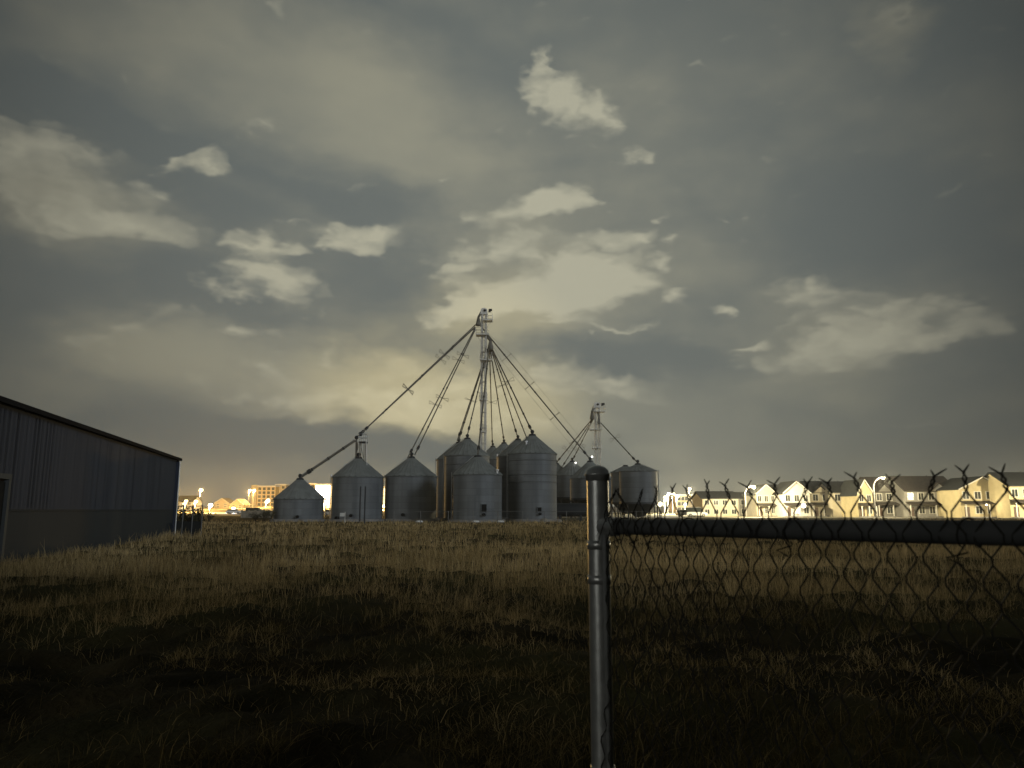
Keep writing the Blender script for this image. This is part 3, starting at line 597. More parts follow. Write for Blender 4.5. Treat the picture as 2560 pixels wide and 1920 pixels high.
for px, py, d, l in ((1480, 1142, 121, 'tiny white work lamp on the peak of the hopper bin left of the fence post'), (1439, 1157, 147, 'tiny white work lamp on the peak of the middle hopper bin')):
    p = at(px, py, d); o = empty('work_lamp', p, l, 'lamp', 'work lamps on bin peaks'); MB().ball((0, 0, 0), .14, 10, 6).build('bulb', mat('lamp_bulb', (1, 1, 1), .5, emit=(1, .97, .88), es=6), o); MB().tube((0, 0, -.1), (-.25, 0, -.9), .03, 6).build('bracket', dark_steel, o)
# poles and clutter in the bin yard
def pole(px, y0, d, h, r, label, name='steel_pole', cat='pole', grp=None, m=dark_steel):
    p = at(px, 1275, d); mb = MB(); mb.tube((0, 0, -.2), (0, 0, h), r, 8); o = mb.build(name, m); o.location = (p.x, d, 0); return tag(o, label, cat, grp), p
for px, l in ((900, 'left one of two dark poles standing in front of the gantry bin'), (912, 'right one of two dark poles standing in front of the gantry bin')):
    o, p = pole(px, 0, 84, 4.05, .085, l, grp='dark poles before the gantry bin')
def sign():
    p = at(863, 1275, 84); o = empty('yard_sign', (p.x, 84, 0), 'small white board on a thin post beside the gantry bin', 'sign')
    MB().tube((0, 0, -.1), (0, 0, 1.3), .03, 6).build('post', galv_bright, o); MB().box((-.3, -.04, 1.0), (.5, .03, .38)).build('board', mat('white_board', (.6, .6, .56), .6), o)
sign()
whitep = mat('white_plastic', (.78, .78, .74), .5)
for px, y, l in ((1189, 1306, 'left white lid lying in the grass before the short front bin'), (1251, 1306, 'right white lid lying in the grass below the front bin corner'), (1049, 1304, 'pale lid lying in the grass before the wide bin pair')):
    d = 92; p = at(px, 1275, d); o = MB().lathe([(.01, .17), (.3, .16), (.42, .08), (.45, -.05)], 16).build('tank_lid', whitep); o.location = (p.x, d, .12); tag(o, l, 'lid', 'white lids in the grass')
def boulder(px, d, r, l):
    p = at(px, 1275, d); rng = random.Random(px); mb = MB(); n, m_ = 12, 7; vs = []
    mb.ball((0, 0, 0), r, n, m_, .7); mb.v = [(x*rng.uniform(.85, 1.2), y*rng.uniform(.85, 1.2), z*rng.uniform(.85, 1.1)) for x, y, z in mb.v]
    o = mb.build('boulder', mat('pale_rock', (.30, .28, .23), .95)); o.location = (p.x, d, r*.35); tag(o, l, 'rock', 'pale rocks by the bins')
boulder(1398, 96, .35, 'small pale rock at the right foot of the ringed bin'); boulder(1361, 95, .5, 'low pale rock mound in front of the ringed bin')
def tank():
    p = at(1425, 1275, 110); o = empty('storage_tank', (p.x, 110, 0), 'dark horizontal storage tank with rounded ends under the hopper bins', 'tank')
    L_, rr = 2.3, .95; z = 1.5; mb = MB(); m = Matrix.Rotation(R(90), 3, 'Y'); prof = [(.01, -L_-.45)]+[(rr*math.sin(R(a)), -L_-.45*math.cos(R(a))) for a in (25, 50, 75, 90)]
    prof += [(a, -b) for a, b in prof[::-1]]; n0 = len(mb.v); mb.lathe(prof, 28); mb.v = [tuple(m @ Vector(v)+Vector((0, 0, z))) for v in mb.v]; mb.build('vessel', dark_steel, o)
    for x in (-1.5, 1.5): MB().box((x, 0, .5), (.3, 1.3, 1.0)).build('saddle', dark_steel, o)
    MB().tube((0, 0, z+rr-.05), (0, 0, z+rr+.2), .2, 12).build('manhole', dark_steel, o)
tank()
# yard fence in front of the bins
fence_dull = mat('weathered_wire_fence', (.17, .17, .16), .6, .3)
def yard_fence(pts, h, label, meshed=True, name='yard_fence', panel_h=None):
    o = empty(name, pts[0], label, 'fence'); O = Vector(pts[0]); P = [Vector(p)-O for p in pts]
    for p in P: MB().tube(p+Vector((0, 0, -.1)), p+Vector((0, 0, h+.05)), .04, 7).build('post', fence_dull, o)
    rl = MB(); 
    for a, b in zip(P[:-1], P[1:]): rl.tube(a+Vector((0, 0, h)), b+Vector((0, 0, h)), .025, 6)
    rl.build('top_rail', fence_dull, o); mb = MB(); zz = Vector((0, 0, 1))
    for a, b in zip(P[:-1], P[1:]):
        ln = (b-a).length; k = int(ln/.22); u = (b-a)/ln
        for i in range(k):
            for s in (1, -1):
                x0 = i*.22; x1 = x0+s*h*.62; z1 = h
                if x1 < 0: z1 = h*(x0/(x0-x1)); x1 = 0
                if x1 > ln: z1 = h*(ln-x0)/(x1-x0); x1 = ln
                mb.tube(a+u*x0+zz*.03, a+u*x1+zz*z1, .0028, 3, caps=False)
    mb.build('wire_mesh', fence_dull, o)
    if panel_h:  # dark opaque sheet over the lower part of the fence
        f = MB()
        for a, b in zip(P[:-1], P[1:]):
            c = (a+b)/2; f.box((c.x, c.y, panel_h/2), ((b-a).length-.06, .02, panel_h), math.atan2((b-a).y, (b-a).x))
        f.build('dark_lower_panel', mat('dark_panel', (.03, .032, .03), .95), o)
    return o
yard_fence([(at(x, 1275, 84).x, 84, 0) for x in (985, 1052, 1121, 1183, 1244, 1306, 1361, 1416, 1470, 1530, 1590, 1650)], 1.35, 'low chain link fence running in front of the grain bins')
yard_fence([(at(x, 1275, d).x, d, 0) for x, d in ((434, 44.2), (458, 44.2), (482, 44.2), (506, 44.2))], 1.72, 'short chain link fence with dark lower panel joining the barn corner', name='barn_fence', panel_h=.86)
# ---------------------------------------------------------------- shrubs and weeds
leafm = mat('shrub_leaves', (.075, .07, .035), .9, 0, (.04, .042, .02), 4)
twig = mat('twigs', (.07, .055, .04), .9)
def shrub(loc, h, w, label, n=260, leaf=.09, grp='bare shrubs and weeds'):
    o = empty('shrub', loc, label, 'shrub', grp); mb = MB(); lf = MB(); rng = random.Random(int(loc[0]*100)); tips = []
    for i in range(9):
        a = rng.uniform(0, 6.3); q = Vector((math.cos(a)*w*.5*rng.uniform(.2, 1), math.sin(a)*w*.4, h*rng.uniform(.55, 1))); mid = q*.5+Vector((0, 0, h*.1))
        mb.path([(0, 0, 0), mid, q], [.03, .02, .008], 4); tips += [mid, q]
        for k in range(3): e = mid.lerp(q, rng.random())+Vector((rng.gauss(0, w*.16), rng.gauss(0, w*.12), rng.uniform(0, h*.25))); mb.path([mid.lerp(q, .3), e], [.014, .006], 3); tips.append(e)
    for i in range(n):
        t = rng.choice(tips); c = t+Vector((rng.gauss(0, w*.1), rng.gauss(0, w*.1), rng.gauss(0, h*.08))); u = Vector((rng.gauss(0, 1), rng.gauss(0, 1), rng.gauss(0, 1))).normalized(); v = u.orthogonal().normalized()
        lf.add([c-u*leaf, c+v*leaf*.4, c+u*leaf, c-v*leaf*.4], [(0, 1, 2, 3)])
    mb.build('stems', twig, o); lf.build('foliage', leafm, o)
for i, (px, d, h, w, l) in enumerate([(676, 100, 1.5, 1.6, 'dark shrub at the left edge of the smallest bin'), (662, 101, 1.3, 1.4, 'dark shrub second from the smallest bin'), (640, 103, 1.0, 1.6, 'low scrub before the pale low wall'),
        (524, 100, 1.1, 1.8, 'rounded weed clump right of the barn fence'), (452, 45.5, 1.5, 1.0, 'dead creeper tangled behind the barn fence, near the barn corner'), (472, 45.5, 1.6, 1.2, 'dead creeper tangled behind the barn fence, near its middle'), (496, 45.5, 1.45, .8, 'dead creeper by the end post of the barn fence')]):
    p = at(px, 1275, d); shrub((p.x, d, 0), h, w, l)
wl = MB(); a = at(606, 1275, 150); b = at(690, 1275, 150); wl.box(((a.x+b.x)/2, 150, .6), (b.x-a.x, .25, 1.5))
for i in range(6): wl.box((a.x+(b.x-a.x)*(i+.0)/5, 149.8, .65), (.3, .3, 1.7))
tag(wl.build('low_wall', mat('pale_block', (.35, .32, .25), .9, 0, (.25, .23, .18), 1)), 'low pale block wall left of the smallest bin', 'wall')
# ---------------------------------------------------------------- street lamps
lamp_e = mat('lamp_glow_warm', (1, .9, .6), .5, emit=(1, .86, .50), es=9); lamp_w = mat('lamp_glow_white', (1, 1, 1), .5, emit=(.95, .97, 1), es=9)
polem = mat('lamp_pole', (.40, .39, .36), .45, .1)
def point(loc, power, col=(1, .84, .55), r=.25):
    l = bpy.data.lights.new('lamp_light', 'POINT'); l.energy = power*(1.35 if loc[2] > 3 and power > 14000 else 2.0); l.color = col; l.shadow_soft_size = r; o = bpy.data.objects.new('lamp_light', l); COL.objects.link(o); o.location = loc; return o
def street_lamp(px, hy, d, label, power, arm=0., head=.32, white=False, grp='street lamps of the town', polev=True):
    b = at(px, 1275, d); g = gz(b.x, d); hp = at(px, hy, d).z-g; o = empty('street_lamp', (b.x-arm, d, g), label, 'street lamp', grp)
    if arm:
        k = abs(arm); pts = [(0, 0, -.2), (0, 0, hp*.45), (0, 0, hp-k*.95)]+[(arm*(1-math.cos(R(a))), 0, hp-k*.95+k*.95*math.sin(R(a))) for a in (18, 36, 54, 72, 84)]
        n = len(pts); MB().path(pts, [.13-.05*i/n for i in range(n)], 7).build('pole', polem, o); hx = arm
    else:
        hx = .35; MB().path([(0, 0, -.2), (0, 0, hp-.3)], [.13, .09], 7).build('pole', polem, o)
        MB().tube((0, 0, hp-.3), (hx, 0, hp-.05), .05, 6).build('bracket', polem, o)
    MB().lathe([(.02, .16), (.3, .12), (.42, -.02), (.3, -.05)], 12, (hx, 0, hp)).build('housing', polem, o)
    MB().ball((hx, 0, hp-.12-head*.3), head, 12, 8, .75).build('lamp', lamp_w if white else lamp_e, o)
    if power:
        q = point((hx, -.1, hp-.12-head*.8-.45), power, (.9, .95, 1) if white else ((1, .60, .17) if d > 240 else (1, .85, .52))); q.parent = o
    return o
# left part of town
street_lamp(497, 1223, 300, 'tall street lamp standing alone right of the barn', 26000, head=.75)
street_lamp(620, 1224, 330, 'left lamp of the close pair before the hotel', 30000, head=.62)
street_lamp(631, 1224, 345, 'right lamp of the close pair before the hotel', 30000, head=.7)
street_lamp(461, 1250, 260, 'low lamp in front of the dark roofed house', 9000, head=.55)
street_lamp(486, 1251, 262, 'low round lamp left of the lone tall street lamp', 9000, head=.6)
street_lamp(523, 1260, 250, 'low bright lamp between barn and hotel', 12000, head=.75)
street_lamp(581, 1269, 250, 'low white floodlight at the gravel lot', 4000, head=.6, white=True)
street_lamp(664, 1253, 372, 'bright lamp in front of the hotel windows', 12000, head=.9, white=False)
street_lamp(957, 1262, 300, 'lamp glimpsed in the gap between the two wide bins', 30000, head=.8)
street_lamp(435, 1225, 300, 'street lamp half hidden by the barn corner', 9000, head=.4)
# right part
street_lamp(1887, 1214, 160, 'curved arm street lamp left of the first gabled house', 13000, arm=1.9, head=.42)
street_lamp(2214, 1193, 146, 'curved arm street lamp above the steep yellow gable', 6500, arm=2.0, head=.2)
street_lamp(1723, 1219, 205, 'street lamp above the yellow apartment block', 12000, head=.4)
for px, hy, l, hh in ((1662, 1240, 'lowest lamp of the cluster right of the bins', .55), (1670, 1232, 'second lamp of the cluster right of the bins', .45), (1682, 1232, 'topmost lamp of the cluster right of the bins', .45), (1692, 1238, 'rightmost lamp of the cluster right of the bins', .5), (1647, 1257, 'big low lamp beside the rightmost bin', .75)):
    street_lamp(px, hy, 230, l, 4500, head=hh, white=px in (1670,), grp='lamp cluster right of the bins')
street_lamp(2522, 1184, 190, 'bluish white lamp behind the right end roofs', 4000, head=.35, white=True)
# ---------------------------------------------------------------- buildings of the town
glass = mat('dark_glass', (.03, .035, .035), .15, 0, spec=.5); lit = mat('lit_window', (.9, .8, .5), .5, emit=(1, .83, .48), es=2.2); litw = mat('lit_window_white', (1, 1, 1), .5, emit=(1, .97, .88), es=6)
trimm = mat('white_trim', (.72, .70, .62), .6)
roofm = mat('dark_shingles', (.045, .05, .052), .85, 0, (.03, .033, .035), 2); roofb = mat('brown_shingles', (.07, .058, .048), .85, 0, (.045, .04, .035), 2)
WALLS = {'cream': (.58, .52, .38), 'amber': (.60, .40, .14), 'yellow': (.60, .51, .30), 'grey': (.33, .32, .29), 'white': (.66, .64, .56), 'tan': (.45, .37, .25), 'dim': (.22, .21, .18)}
def wm(k): return mat('siding_'+k, WALLS[k], .8, 0, tuple(c*.86 for c in WALLS[k]), .6, wave=('Z', .2), bump=.3)
def window(o, x, y, z, w, h, m=None, mull=True):
    f = MB(); f.box((x, y-.03, z+h/2+.05), (w+.24, .1, .12)); f.box((x, y-.03, z-h/2-.05), (w+.3, .14, .1)); f.box((x-w/2-.06, y-.03, z), (.11, .1, h)); f.box((x+w/2+.06, y-.03, z), (.11, .1, h))
    if mull: f.box((x, y-.035, z), (.06, .06, h))
    q = f.build('window', trimm, o); MB().box((x, y-.015, z), (w, .04, h)).build('pane', m or glass, q)
def gable_roof(x0, x1, y0, y1, ze, zp, axis, ov=.4, th=.18):
    mb = MB()
    if axis == 'y':                                   # ridge runs away from the viewer: gable to the front
        xm = (x0+x1)/2; sl = (zp-ze)/((x1-x0)/2); e = ze-ov*sl
        sec = [(x0-ov, e), (xm, zp), (x1+ov, e), (x1+ov, e+th), (xm, zp+th*1.2), (x0-ov, e+th)]
        mb.prism(sec, y1-y0+2*ov, None, (0, (y0+y1)/2, 0))
    else:
        ym = (y0+y1)/2; sl = (zp-ze)/((y1-y0)/2); e = ze-ov*sl
        sec = [(y0-ov, e), (ym, zp), (y1+ov, e), (y1+ov, e+th), (ym, zp+th*1.2), (y0-ov, e+th)]
        m = Matrix.Rotation(R(90), 3, 'Z'); mb.prism(sec, x1-x0+2*ov, m, ((x0+x1)/2, 0, 0))
    return mb
def house(pxs, ey, py, d, label, wall='cream', gable=True, roof=None, dep=9., porch=True, winr=2, cols=2, garage=None, litp=(), side=None, grp='two storey houses of the row', wallm=None, small_gable=None, name='house'):
    x0, x1 = [at(p, 1275, d).x for p in pxs]; cx = (x0+x1)/2; g = gz(cx, d); w = x1-x0; ze = at(0, ey, d).z-g; zp = at(0, py, d).z-g; roof = roof or roofm
    o = empty(name, (cx, d, g), label, 'house', grp); a, b = -w/2, w/2
    mb = MB()
    if gable: mb.prism([(a, -.2), (b, -.2), (b, ze), (0, zp-.1), (a, ze)], dep, None, (0, dep/2, 0))
    else:
        mb.box((0, dep/2, ze/2-.1), (w, dep, ze+.2)); mb.prism([(0, ze), (dep, ze), (dep/2, zp-.1)], w-.02, Matrix.Rotation(R(90), 3, 'Z'), (0, 0, 0))
    mb.build('wall', wm(wall), o)
    gable_roof(a, b, 0, dep, ze, zp, 'y' if gable else 'x').build('roof', roof, o)
    if gable:
        tr = MB(); sl = math.hypot(w/2, zp-ze)
        for sg in (-1, 1):
            ang = math.atan2(zp-ze, w/2)*sg; c = (-sg*w/4*1.04, -.42, (ze+zp)/2-.02); tr.box(c, (sl*1.1, .06, .2), mtx=Matrix.Rotation(-ang, 3, 'Y'))
        tr.build('bargeboard', trimm, o)
    fl = ze/2
    for r_ in range(2):
        if r_ == 0 and garage: continue
        for k in range(cols):
            x = a+w*(k+.5)/cols; z = fl*(r_+.55)
            if r_ == 0 and porch and k == 0:
                dr = MB().box((x, -.03, 1.05), (.95, .08, 2.1)).build('door', mat('door_paint', (.12, .08, .06), .5), o); MB().tube((x+.35, -.09, 1.05), (x+.35, -.14, 1.05), .04, 6).build('handle', galv_bright, dr); continue
            window(o, x, 0, z, min(1.15, w/cols*.5), min(1.35, fl*.5), lit if (r_, k) in litp else None)
    if garage:
        gx0, gx1, gm = garage; gg = MB().box(((a+w*(gx0+gx1)/2), -.05, 1.15), (w*(gx1-gx0), .1, 2.2)).build('garage_door', gm, o)
        pn = MB()
        for q in range(1, 4): pn.box(((a+w*(gx0+gx1)/2), -.11, .05+q*.55), (w*(gx1-gx0), .02, .04))
        pn.build('panel_joint', dark_steel, gg)
    if porch:
        zr = fl*1.02; pm = MB(); pm.prism([(-1.7, zr-.25), (0, zr+.25), (0, zr+.4), (-1.7, zr-.1)], w*1.02, Matrix.Rotation(R(90), 3, 'Z')); pm.build('porch_roof', roofb, o)
        for k in range(3): MB().box((a+.1+(w-.2)*k/2, -1.55, zr/2-.12), (.16, .16, zr-.24)).build('porch_post', trimm, o)
        MB().box((0, -.9, .1), (w, 1.8, .3)).build('porch_floor', concrete, o)
    if small_gable:
        sx, sw, sp_ = small_gable; zz = ze; gb = MB(); gb.prism([(sx-sw/2, zz-.1), (sx+sw/2, zz-.1), (sx, zz+sp_)], 2.2, None, (0, .6, 0)); q = gb.build('dormer', wm(wall), o)
        gable_roof(sx-sw/2, sx+sw/2, -.5, 2.5, zz, zz+sp_, 'y', .25, .12).build('dormer_roof', roof, q)
    ch = MB(); ch.tube((w*.2, dep*.5, zp-.5), (w*.2, dep*.5, zp+.35), .09, 8); ch.build('vent_pipe', dark_steel, o)
    return o
HG = 'two storey houses of the row'
house((1757, 1846), 1246, 1229, 176, 'long pale two storey house with teal grey roof, leftmost of the row', 'cream', False, None, 10, False, cols=4, litp=())
house((1849, 1888), 1246, 1231, 186, 'greyish house with dark hip roof behind the curved lamp', 'grey', False, None, 9, False, cols=2)
house((1892, 1942), 1234, 1212, 172, 'cream gabled house right of the curved lamp, with triangular truss in its gable', 'cream', True, cols=3)
house((1938, 1984), 1234, 1212, 184, 'dark roof house between the truss gable and the round vent gable', 'dim', False, None, 9, False)
house((1960, 2027), 1232, 1204, 166, 'pale gabled house with a bright porch and round gable vent', 'white', True, cols=3, litp=((0, 1),))
house((2028, 2078), 1230, 1203, 170, 'cream house with very dark roof, right of the bright porch', 'cream', False, None, 9, True, cols=2, small_gable=(0, 3.0, 1.2))
house((2082, 2138), 1230, 1204, 166, 'cream house with a blazing white garage front', 'cream', False, None, 9, False, garage=(.45, .95, litw))
house((2146, 2184), 1232, 1200, 158, 'narrow yellow house with steep pointed gable', 'yellow', True, cols=2)
house((2188, 2262), 1228, 1192, 160, 'unlit grey house right of the second curved lamp', 'dim', False, roofb, 10, True, cols=3, small_gable=(-1., 2.8, 1.3))
house((2266, 2396), 1226, 1190, 156, 'wide shadowed house with three pale bays', 'grey', False, roofb, 10, True, cols=5, small_gable=(1.5, 3.2, 1.4))
house((2403, 2522), 1222, 1193, 148, 'big tan gabled house with arched window near the right end', 'yellow', True, None, 10, True, cols=4)
house((2527, 2640), 1214, 1180, 142, 'bright yellow house cut by the right edge of the photo', 'yellow', False, None, 10, True, cols=4)
house((438, 479), 1254, 1240, 290, 'small dark roofed house beside the barn corner', 'white', False, None, 9, False, cols=3, litp=((0, 1), (1, 1)), grp='far houses left')
house((575, 608), 1262, 1248, 330, 'low far house between the lamps left of the hotel', 'yellow', True, roofb, 9, False, cols=2, litp=((0, 0),), grp='far houses left')
house((535, 572), 1258, 1246, 345, 'far brown gabled house behind the low lamp', 'tan', True, roofb, 9, False, cols=2, grp='far houses left')
def porch_lamp(px, py, d, pw, label, hd=.16, white=False):
    p = at(px, py, d); o = empty('porch_lamp', p, label, 'lamp', 'wall lamps on the house fronts')
    MB().ball((0, 0, 0), hd, 10, 6).build('bulb', litw if white else lamp_e, o); MB().box((0, .16, .1), (.2, .2, .3)).build('bracket', dark_steel, o); q = point((0, -.45, -.1), pw); q.parent = o
porch_lamp(2009, 1264, 163.6, 160, 'bright porch lamp on the pale gabled house', .5, True)
porch_lamp(2466, 1262, 145.6, 110, 'porch lamp on the big tan gabled house')
porch_lamp(2123, 1266, 164.5, 700, 'bright garage lamp on the cream house with the white garage', .3, True)
street_lamp(2680, 1210, 130, 'unseen street lamp added beyond the right end to light the last houses', 9000, head=.2)  # out of view, added to brighten the end houses
def block(pxs, py, by, d, label, cols, rows, wk, pane, dep=14., storeys=None, name='hotel', wsize=(1.6, 1.5), tower=None, cat='hotel'):
    x0, x1 = [at(p, 1275, d).x for p in pxs]; cx = (x0+x1)/2; g = gz(cx, d); w = x1-x0; h = at(0, py, d).z-g; o = empty(name, (cx, d, g), label, cat, 'large lit buildings of the town')
    MB().box((0, dep/2, h/2-.2), (w, dep, h+.4)).build('wall', wm(wk), o)
    MB().box((0, dep/2, h+.35), (w+.6, dep+.6, .5)).build('parapet', trimm, o)
    if tower:
        for tx, tw_, th_ in tower: MB().box((tx, dep/2-.8, (h+th_)/2), (tw_, dep+.3, h+th_)).build('tower_block', wm('tan'), o)
    for r_ in range(rows):
        for k in range(cols): window(o, -w/2+w*(k+.5)/cols, 0, h*(r_+.6)/(rows+.1), wsize[0], wsize[1], pane(r_, k), False)
    return o
block((630, 686), 1217, 1275, 405, 'five storey amber lit hotel with small dark windows, left of the smallest bin', 5, 5, 'amber', lambda r, k: litw if (r, k) == (1, 3) else glass, tower=[(-5.2, 3, .9)])
block((686, 712), 1213, 1275, 412, 'tan taller wing at the right end of the amber hotel', 2, 5, 'tan', lambda r, k: glass, name='hotel_wing', cat='building')
block((786, 835), 1213, 1275, 330, 'hotel with blazing white windows between the smallest bin and the gantry bin', 5, 5, 'amber', lambda r, k: litw if (k < 4 and r > 0) else lit, wsize=(1.35, 1.9))
block((772, 786), 1211, 1275, 345, 'peaked brown wing left of the hotel with blazing windows', 1, 5, 'tan', lambda r, k: glass, name='hotel_wing', cat='building')
block((952, 972), 1220, 1275, 345, 'amber building glimpsed between the two wide bins', 2, 5, 'amber', lambda r, k: lit, name='lit_building', cat='building')
block((1694, 1731), 1240, 1275, 262, 'yellow apartment block with balconies behind the lamp cluster', 4, 3, 'amber', lambda r, k: glass, name='apartment_block', cat='building', wsize=(1.2, 1.2))
block((1731, 1756), 1240, 1275, 258, 'brown lit apartment wing beside the long pale house', 3, 3, 'tan', lambda r, k: glass, name='apartment_wing', cat='building', wsize=(1.1, 1.2))
p = at(1712, 1240, 262); g = gz(p.x, 262)
street_lamp(810, 1255, 300, 'floodlight lamp before the hotel with blazing windows', 26000, head=.8)
street_lamp(1712, 1258, 236, 'low lamp in front of the yellow apartment block', 12000, head=.4)
# ---------------------------------------------------------------- parked vehicles
paint = {'white': mat('car_white', (.75, .75, .72), .3, spec=.6), 'dark': mat('car_dark', (.05, .055, .06), .3, spec=.6), 'silver': mat('car_silver', (.45, .45, .45), .3, .5)}
def car(loc, rz, colr, label, van=False):
    o = empty('parked_car', loc, label, 'car', 'vehicles parked in the town', rz)
    H = 2.0 if van else 1.45
    body = [(-2.2, .3), (2.2, .3), (2.25, .75), (2.1, .9), (1.1, 1.0), (-1.9, 1.0), (-2.25, .9), (-2.25, .5)]; top = [(1.15, .98), (.45, H), (-1.6, H), (-2.0, .98)] if not van else [(1.5, .98), (.9, H), (-2.2, H), (-2.2, .98)]
    b = MB().prism(body, 1.75).build('body', paint[colr], o); MB().prism(top, 1.5).build('cabin', glass, o)
    MB().box((-.55, 0, H+.01), (1.9 if not van else 3.0, 1.46, .05)).build('roof_panel', paint[colr], o)
    for x in (-1.4, 1.4):
        for y in (-.82, .82):
            t = MB().tube((x, y-.1, .33), (x, y+.1, .33), .33, 16).build('wheel', black, o); MB().tube((x, y-.12, .33), (x, y+.12, .33), .18, 10).build('rim', galv_bright, t)
    for y in (-.6, .6): MB().box((2.24, y, .68), (.06, .3, .16)).build('headlight', trimm, o)
for px, d, c_, v, rz, l in ((638, 200, 'white', True, 0, 'white van parked left of the hotel lamps'), (652, 205, 'white', False, .1, 'white car parked right of the white van'), (586, 230, 'white', False, 0, 'white car under the low floodlight'), (830, 200, 'silver', False, 0, 'silver car between the smallest bin and the gantry bin'),
        (1716, 170, 'white', False, .1, 'left one of two white cars parked before the long pale house'), (1740, 168, 'white', True, 0, 'white van parked at the left end of the long pale house')):
    p = at(px, 1275, d); car((p.x, d, gz(p.x, d)+.06), rz, c_, l, v)
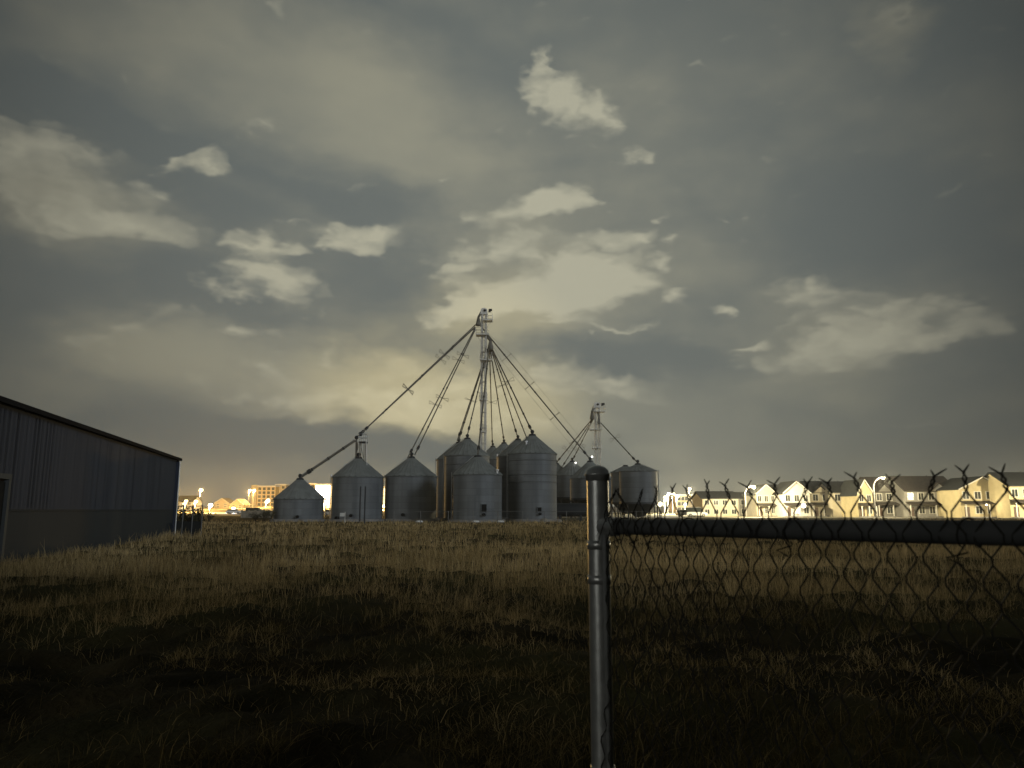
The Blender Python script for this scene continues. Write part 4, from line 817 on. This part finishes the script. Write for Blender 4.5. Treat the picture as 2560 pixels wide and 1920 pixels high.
# ---------------------------------------------------------------- chain link fence in the foreground
fence_steel = mat('fence_steel', (.40, .41, .40), .36, .7, (.30, .31, .30), 55, (1, 1, .5), .025, 120); wire_m = mat('fence_wire', (.025, .024, .02), .75, 0, spec=.12)
P0 = at(1496, 1316, 2.03); P1 = at(2560, 1333, 1.13)
def near_fence():
    o = empty('chain_link_fence', (P0.x, P0.y, 0), 'close chain link fence with galvanised corner post, top rail and twisted wire points', 'fence')
    O = Vector((P0.x, P0.y, 0)); z0 = P0.z; top = at(1497, 1163, 2.03).z; r = 54/2*mpp(1275, 2.03)
    ps = MB().tube((0, 0, -.1), (0, 0, top-.03), r, 40, caps=False).build('post', fence_steel, o)
    MB().lathe([(r-.001, top-.042), (r+.003, top-.041), (r+.0035, top-.028), (r+.0055, top-.0265), (r+.0055, top-.0235)]+[((r+.003)*math.cos(R(q)), top-.0235+.0235*math.sin(R(q))) for q in (6, 20, 35, 50, 65, 80, 89.9)], 40).build('post_cap', fence_steel, ps)
    bands = MB(); mpr = mpp(1275, 2.03)
    for zc in [at(1497, yy, 2.03).z for yy in (1362, 1448)]+[.86]: MB().lathe([(r, zc-.011), (r+.0018, zc-.011), (r+.0018, zc+.011), (r, zc+.011)], 40).build('tension_band', fence_steel, o)
    A = P0-O; B = P1-O; u = (B-A); u.z *= 1; L1 = u.length; u.normalize(); rr = 37/2*mpp(1316, 2.0)*1.0
    cn = Vector((-u.y, u.x, 0)).normalized()
    if cn.dot(-P0) < 0: cn = -cn                       # towards the camera
    End = A+u*2.3
    rail_m = mat('fence_rail', (.07, .073, .072), .65, .1, (.05, .053, .053), 14)
    MB().tube(A+u*(r+.01), End, rr, 32).build('top_rail', rail_m, o)
    MB().tube(A+u*(r-.005), A+u*(r+.055), rr+.004, 32).build('rail_cup', fence_steel, o)
    br = MB(); br.box(A+u*(r+.015)+Vector((0, 0, -.0)), (.02, .012, .05), math.atan2(u.y, u.x)); br.tube(A+u*(r+.02)+cn*.03, A+u*(r+.02)-cn*.03, .006, 8); br.build('bolt', fence_steel, o)
    # woven mesh: one zigzag wire per column
    pitch = .060; hp_ = .034; wr = .0016; off = cn*(rr+.004); rng = random.Random(5)
    ncol = int(2.25/pitch); zt = z0+.060                # height of the topmost bend
    mb = MB()
    def sag(s, z): return .018*math.sin(s*9+z*5)+.011*math.sin(s*23+z*17)+.05*(z0-z)*.0
    UH = Vector((u.x, u.y, 0)).normalized()
    for i in range(ncol):
        s0 = r+.045+i*pitch; pts = []; z = zt; k = 0; first = None
        while z > .03:
            sx = s0+(pitch*.5 if k % 2 else -0.0)*1.04; dpth = .003*(1 if k % 2 else -1)
            sl = sag(s0, z)*(min(1, abs(zt-z)*4)); zz = z+u.z*sx
            p = A*0+Vector((A.x, A.y, 0))+UH*(sx+sl)+off+cn*(dpth+.004*math.sin(s0*7+z*3))+Vector((0, 0, zz))
            pts.append(p); z -= hp_; k += 1
        # lean into neighbour for the even wires: mirror so columns interlock
        # rounded bends
        sm = [pts[0]]
        for j in range(1, len(pts)-1): sm += [pts[j].lerp(pts[j-1], .16), pts[j].lerp(pts[j+1], .16)]
        sm.append(pts[-1]); mb.path(sm, wr, 5)
        pts2 = []; z = zt; k = 0
        while z > .03:
            sx = s0-(pitch*.5 if k % 2 else 0)*1.04; sl = sag(s0, z)*(min(1, abs(zt-z)*4)); zz = z+u.z*sx
            pts2.append(Vector((A.x, A.y, 0))+UH*(sx+sl)+off+cn*(-.003*(1 if k % 2 else -1)+.004*math.sin(s0*7+z*3))+Vector((0, 0, zz))); z -= hp_; k += 1
        sm = [pts2[0]]
        for j in range(1, len(pts2)-1): sm += [pts2[j].lerp(pts2[j-1], .16), pts2[j].lerp(pts2[j+1], .16)]
        sm.append(pts2[-1]); mb.path(sm, wr, 5)
        # twisted pair and forked barbs above the top bend
        base = (pts[0]+pts2[0])/2; lean = rng.uniform(-.012, .012); hh = rng.uniform(.020, .030)
        if s0 < .25: hh *= .7; lean += rng.uniform(-.03, .03)
        kn = MB()
        for ph in (0, math.pi):
            q = []
            for j in range(9):
                t = j/8; q.append(base+UH*(.0028*math.cos(ph+t*math.pi*2.5)+lean*t)+cn*(.0028*math.sin(ph+t*math.pi*2.5))+Vector((0, 0, hh*t)))
            sg = 1 if math.cos(ph+math.pi*2.5) > 0 or ph == 0 else -1
            tipd = UH*(sg*rng.uniform(.007, .014)+lean*.5)+cn*rng.uniform(-.006, .006)+Vector((0, 0, rng.uniform(.008, .015)))
            q.append(q[-1]+tipd*.6); q.append(q[-2]+tipd*1.15); kn.path(q, [wr]*10+[wr*.5], 5)
        kn.build('wire_point', wire_m, o)
    mb.build('chain_mesh', wire_m, o)
    for s in (.10, .17, .23, .33, .62, .95, 1.3):
        ti = MB(); c = A+u*s; pts = [c+UH*(.004*j/6)+(cn*math.cos(R(a))+Vector((0, 0, 1))*math.sin(R(a)))*(rr+.003)+UH*(j*.0012) for j, a in enumerate(range(-60, 330, 26))]; ti.path(pts, .0016, 5)
        e = c+cn*(rr+.004)+Vector((0, 0, -rr-.01)); ti.path([pts[0], e+UH*.02, e-UH*.015+Vector((0, 0, -.01)), e+UH*.01+Vector((0, 0, -.02))], .0016, 5); ti.build('tie_wire', wire_m, o)
    # loose wire tangle by the post
    ti = MB()
    for k in range(5):
        c = A+UH*(.07+.02*k)+cn*(rr+.008); ti.path([c+Vector((0, 0, .03+rng.uniform(0, .03)))+UH*rng.uniform(-.04, .04), c+cn*.008+Vector((0, 0, rng.uniform(-.01, .02))), c+Vector((0, 0, -.04))+UH*rng.uniform(-.04, .04)], .0013, 5)
    ti.build('loose_wire', wire_m, o)
    tb = MB(); tb.box(Vector((A.x, A.y, .75))+UH*(r+.012)+cn*.012, (.012, .004, 1.42), math.atan2(u.y, u.x)); tb.build('tension_bar', fence_steel, o)
near_fence()

# ---------------------------------------------------------------- haze over the town
def haze():
    mb = MB(); mb.box((0, 210, 43), (900, 640, 94)); m = bpy.data.materials.new('night_haze'); m.use_nodes = True; t = m.node_tree; t.nodes.clear()
    v = t.nodes.new('ShaderNodeVolumePrincipled'); v.inputs['Density'].default_value = HAZE; v.inputs['Color'].default_value = (.95, .95, .92, 1); v.inputs['Anisotropy'].default_value = .45
    ot = t.nodes.new('ShaderNodeOutputMaterial'); t.links.new(v.outputs[0], ot.inputs['Volume'])
    o = mb.build('haze', m); tag(o, 'thin warm night haze over the field and town', None, None, 'stuff')
HAZE = .00034
haze()
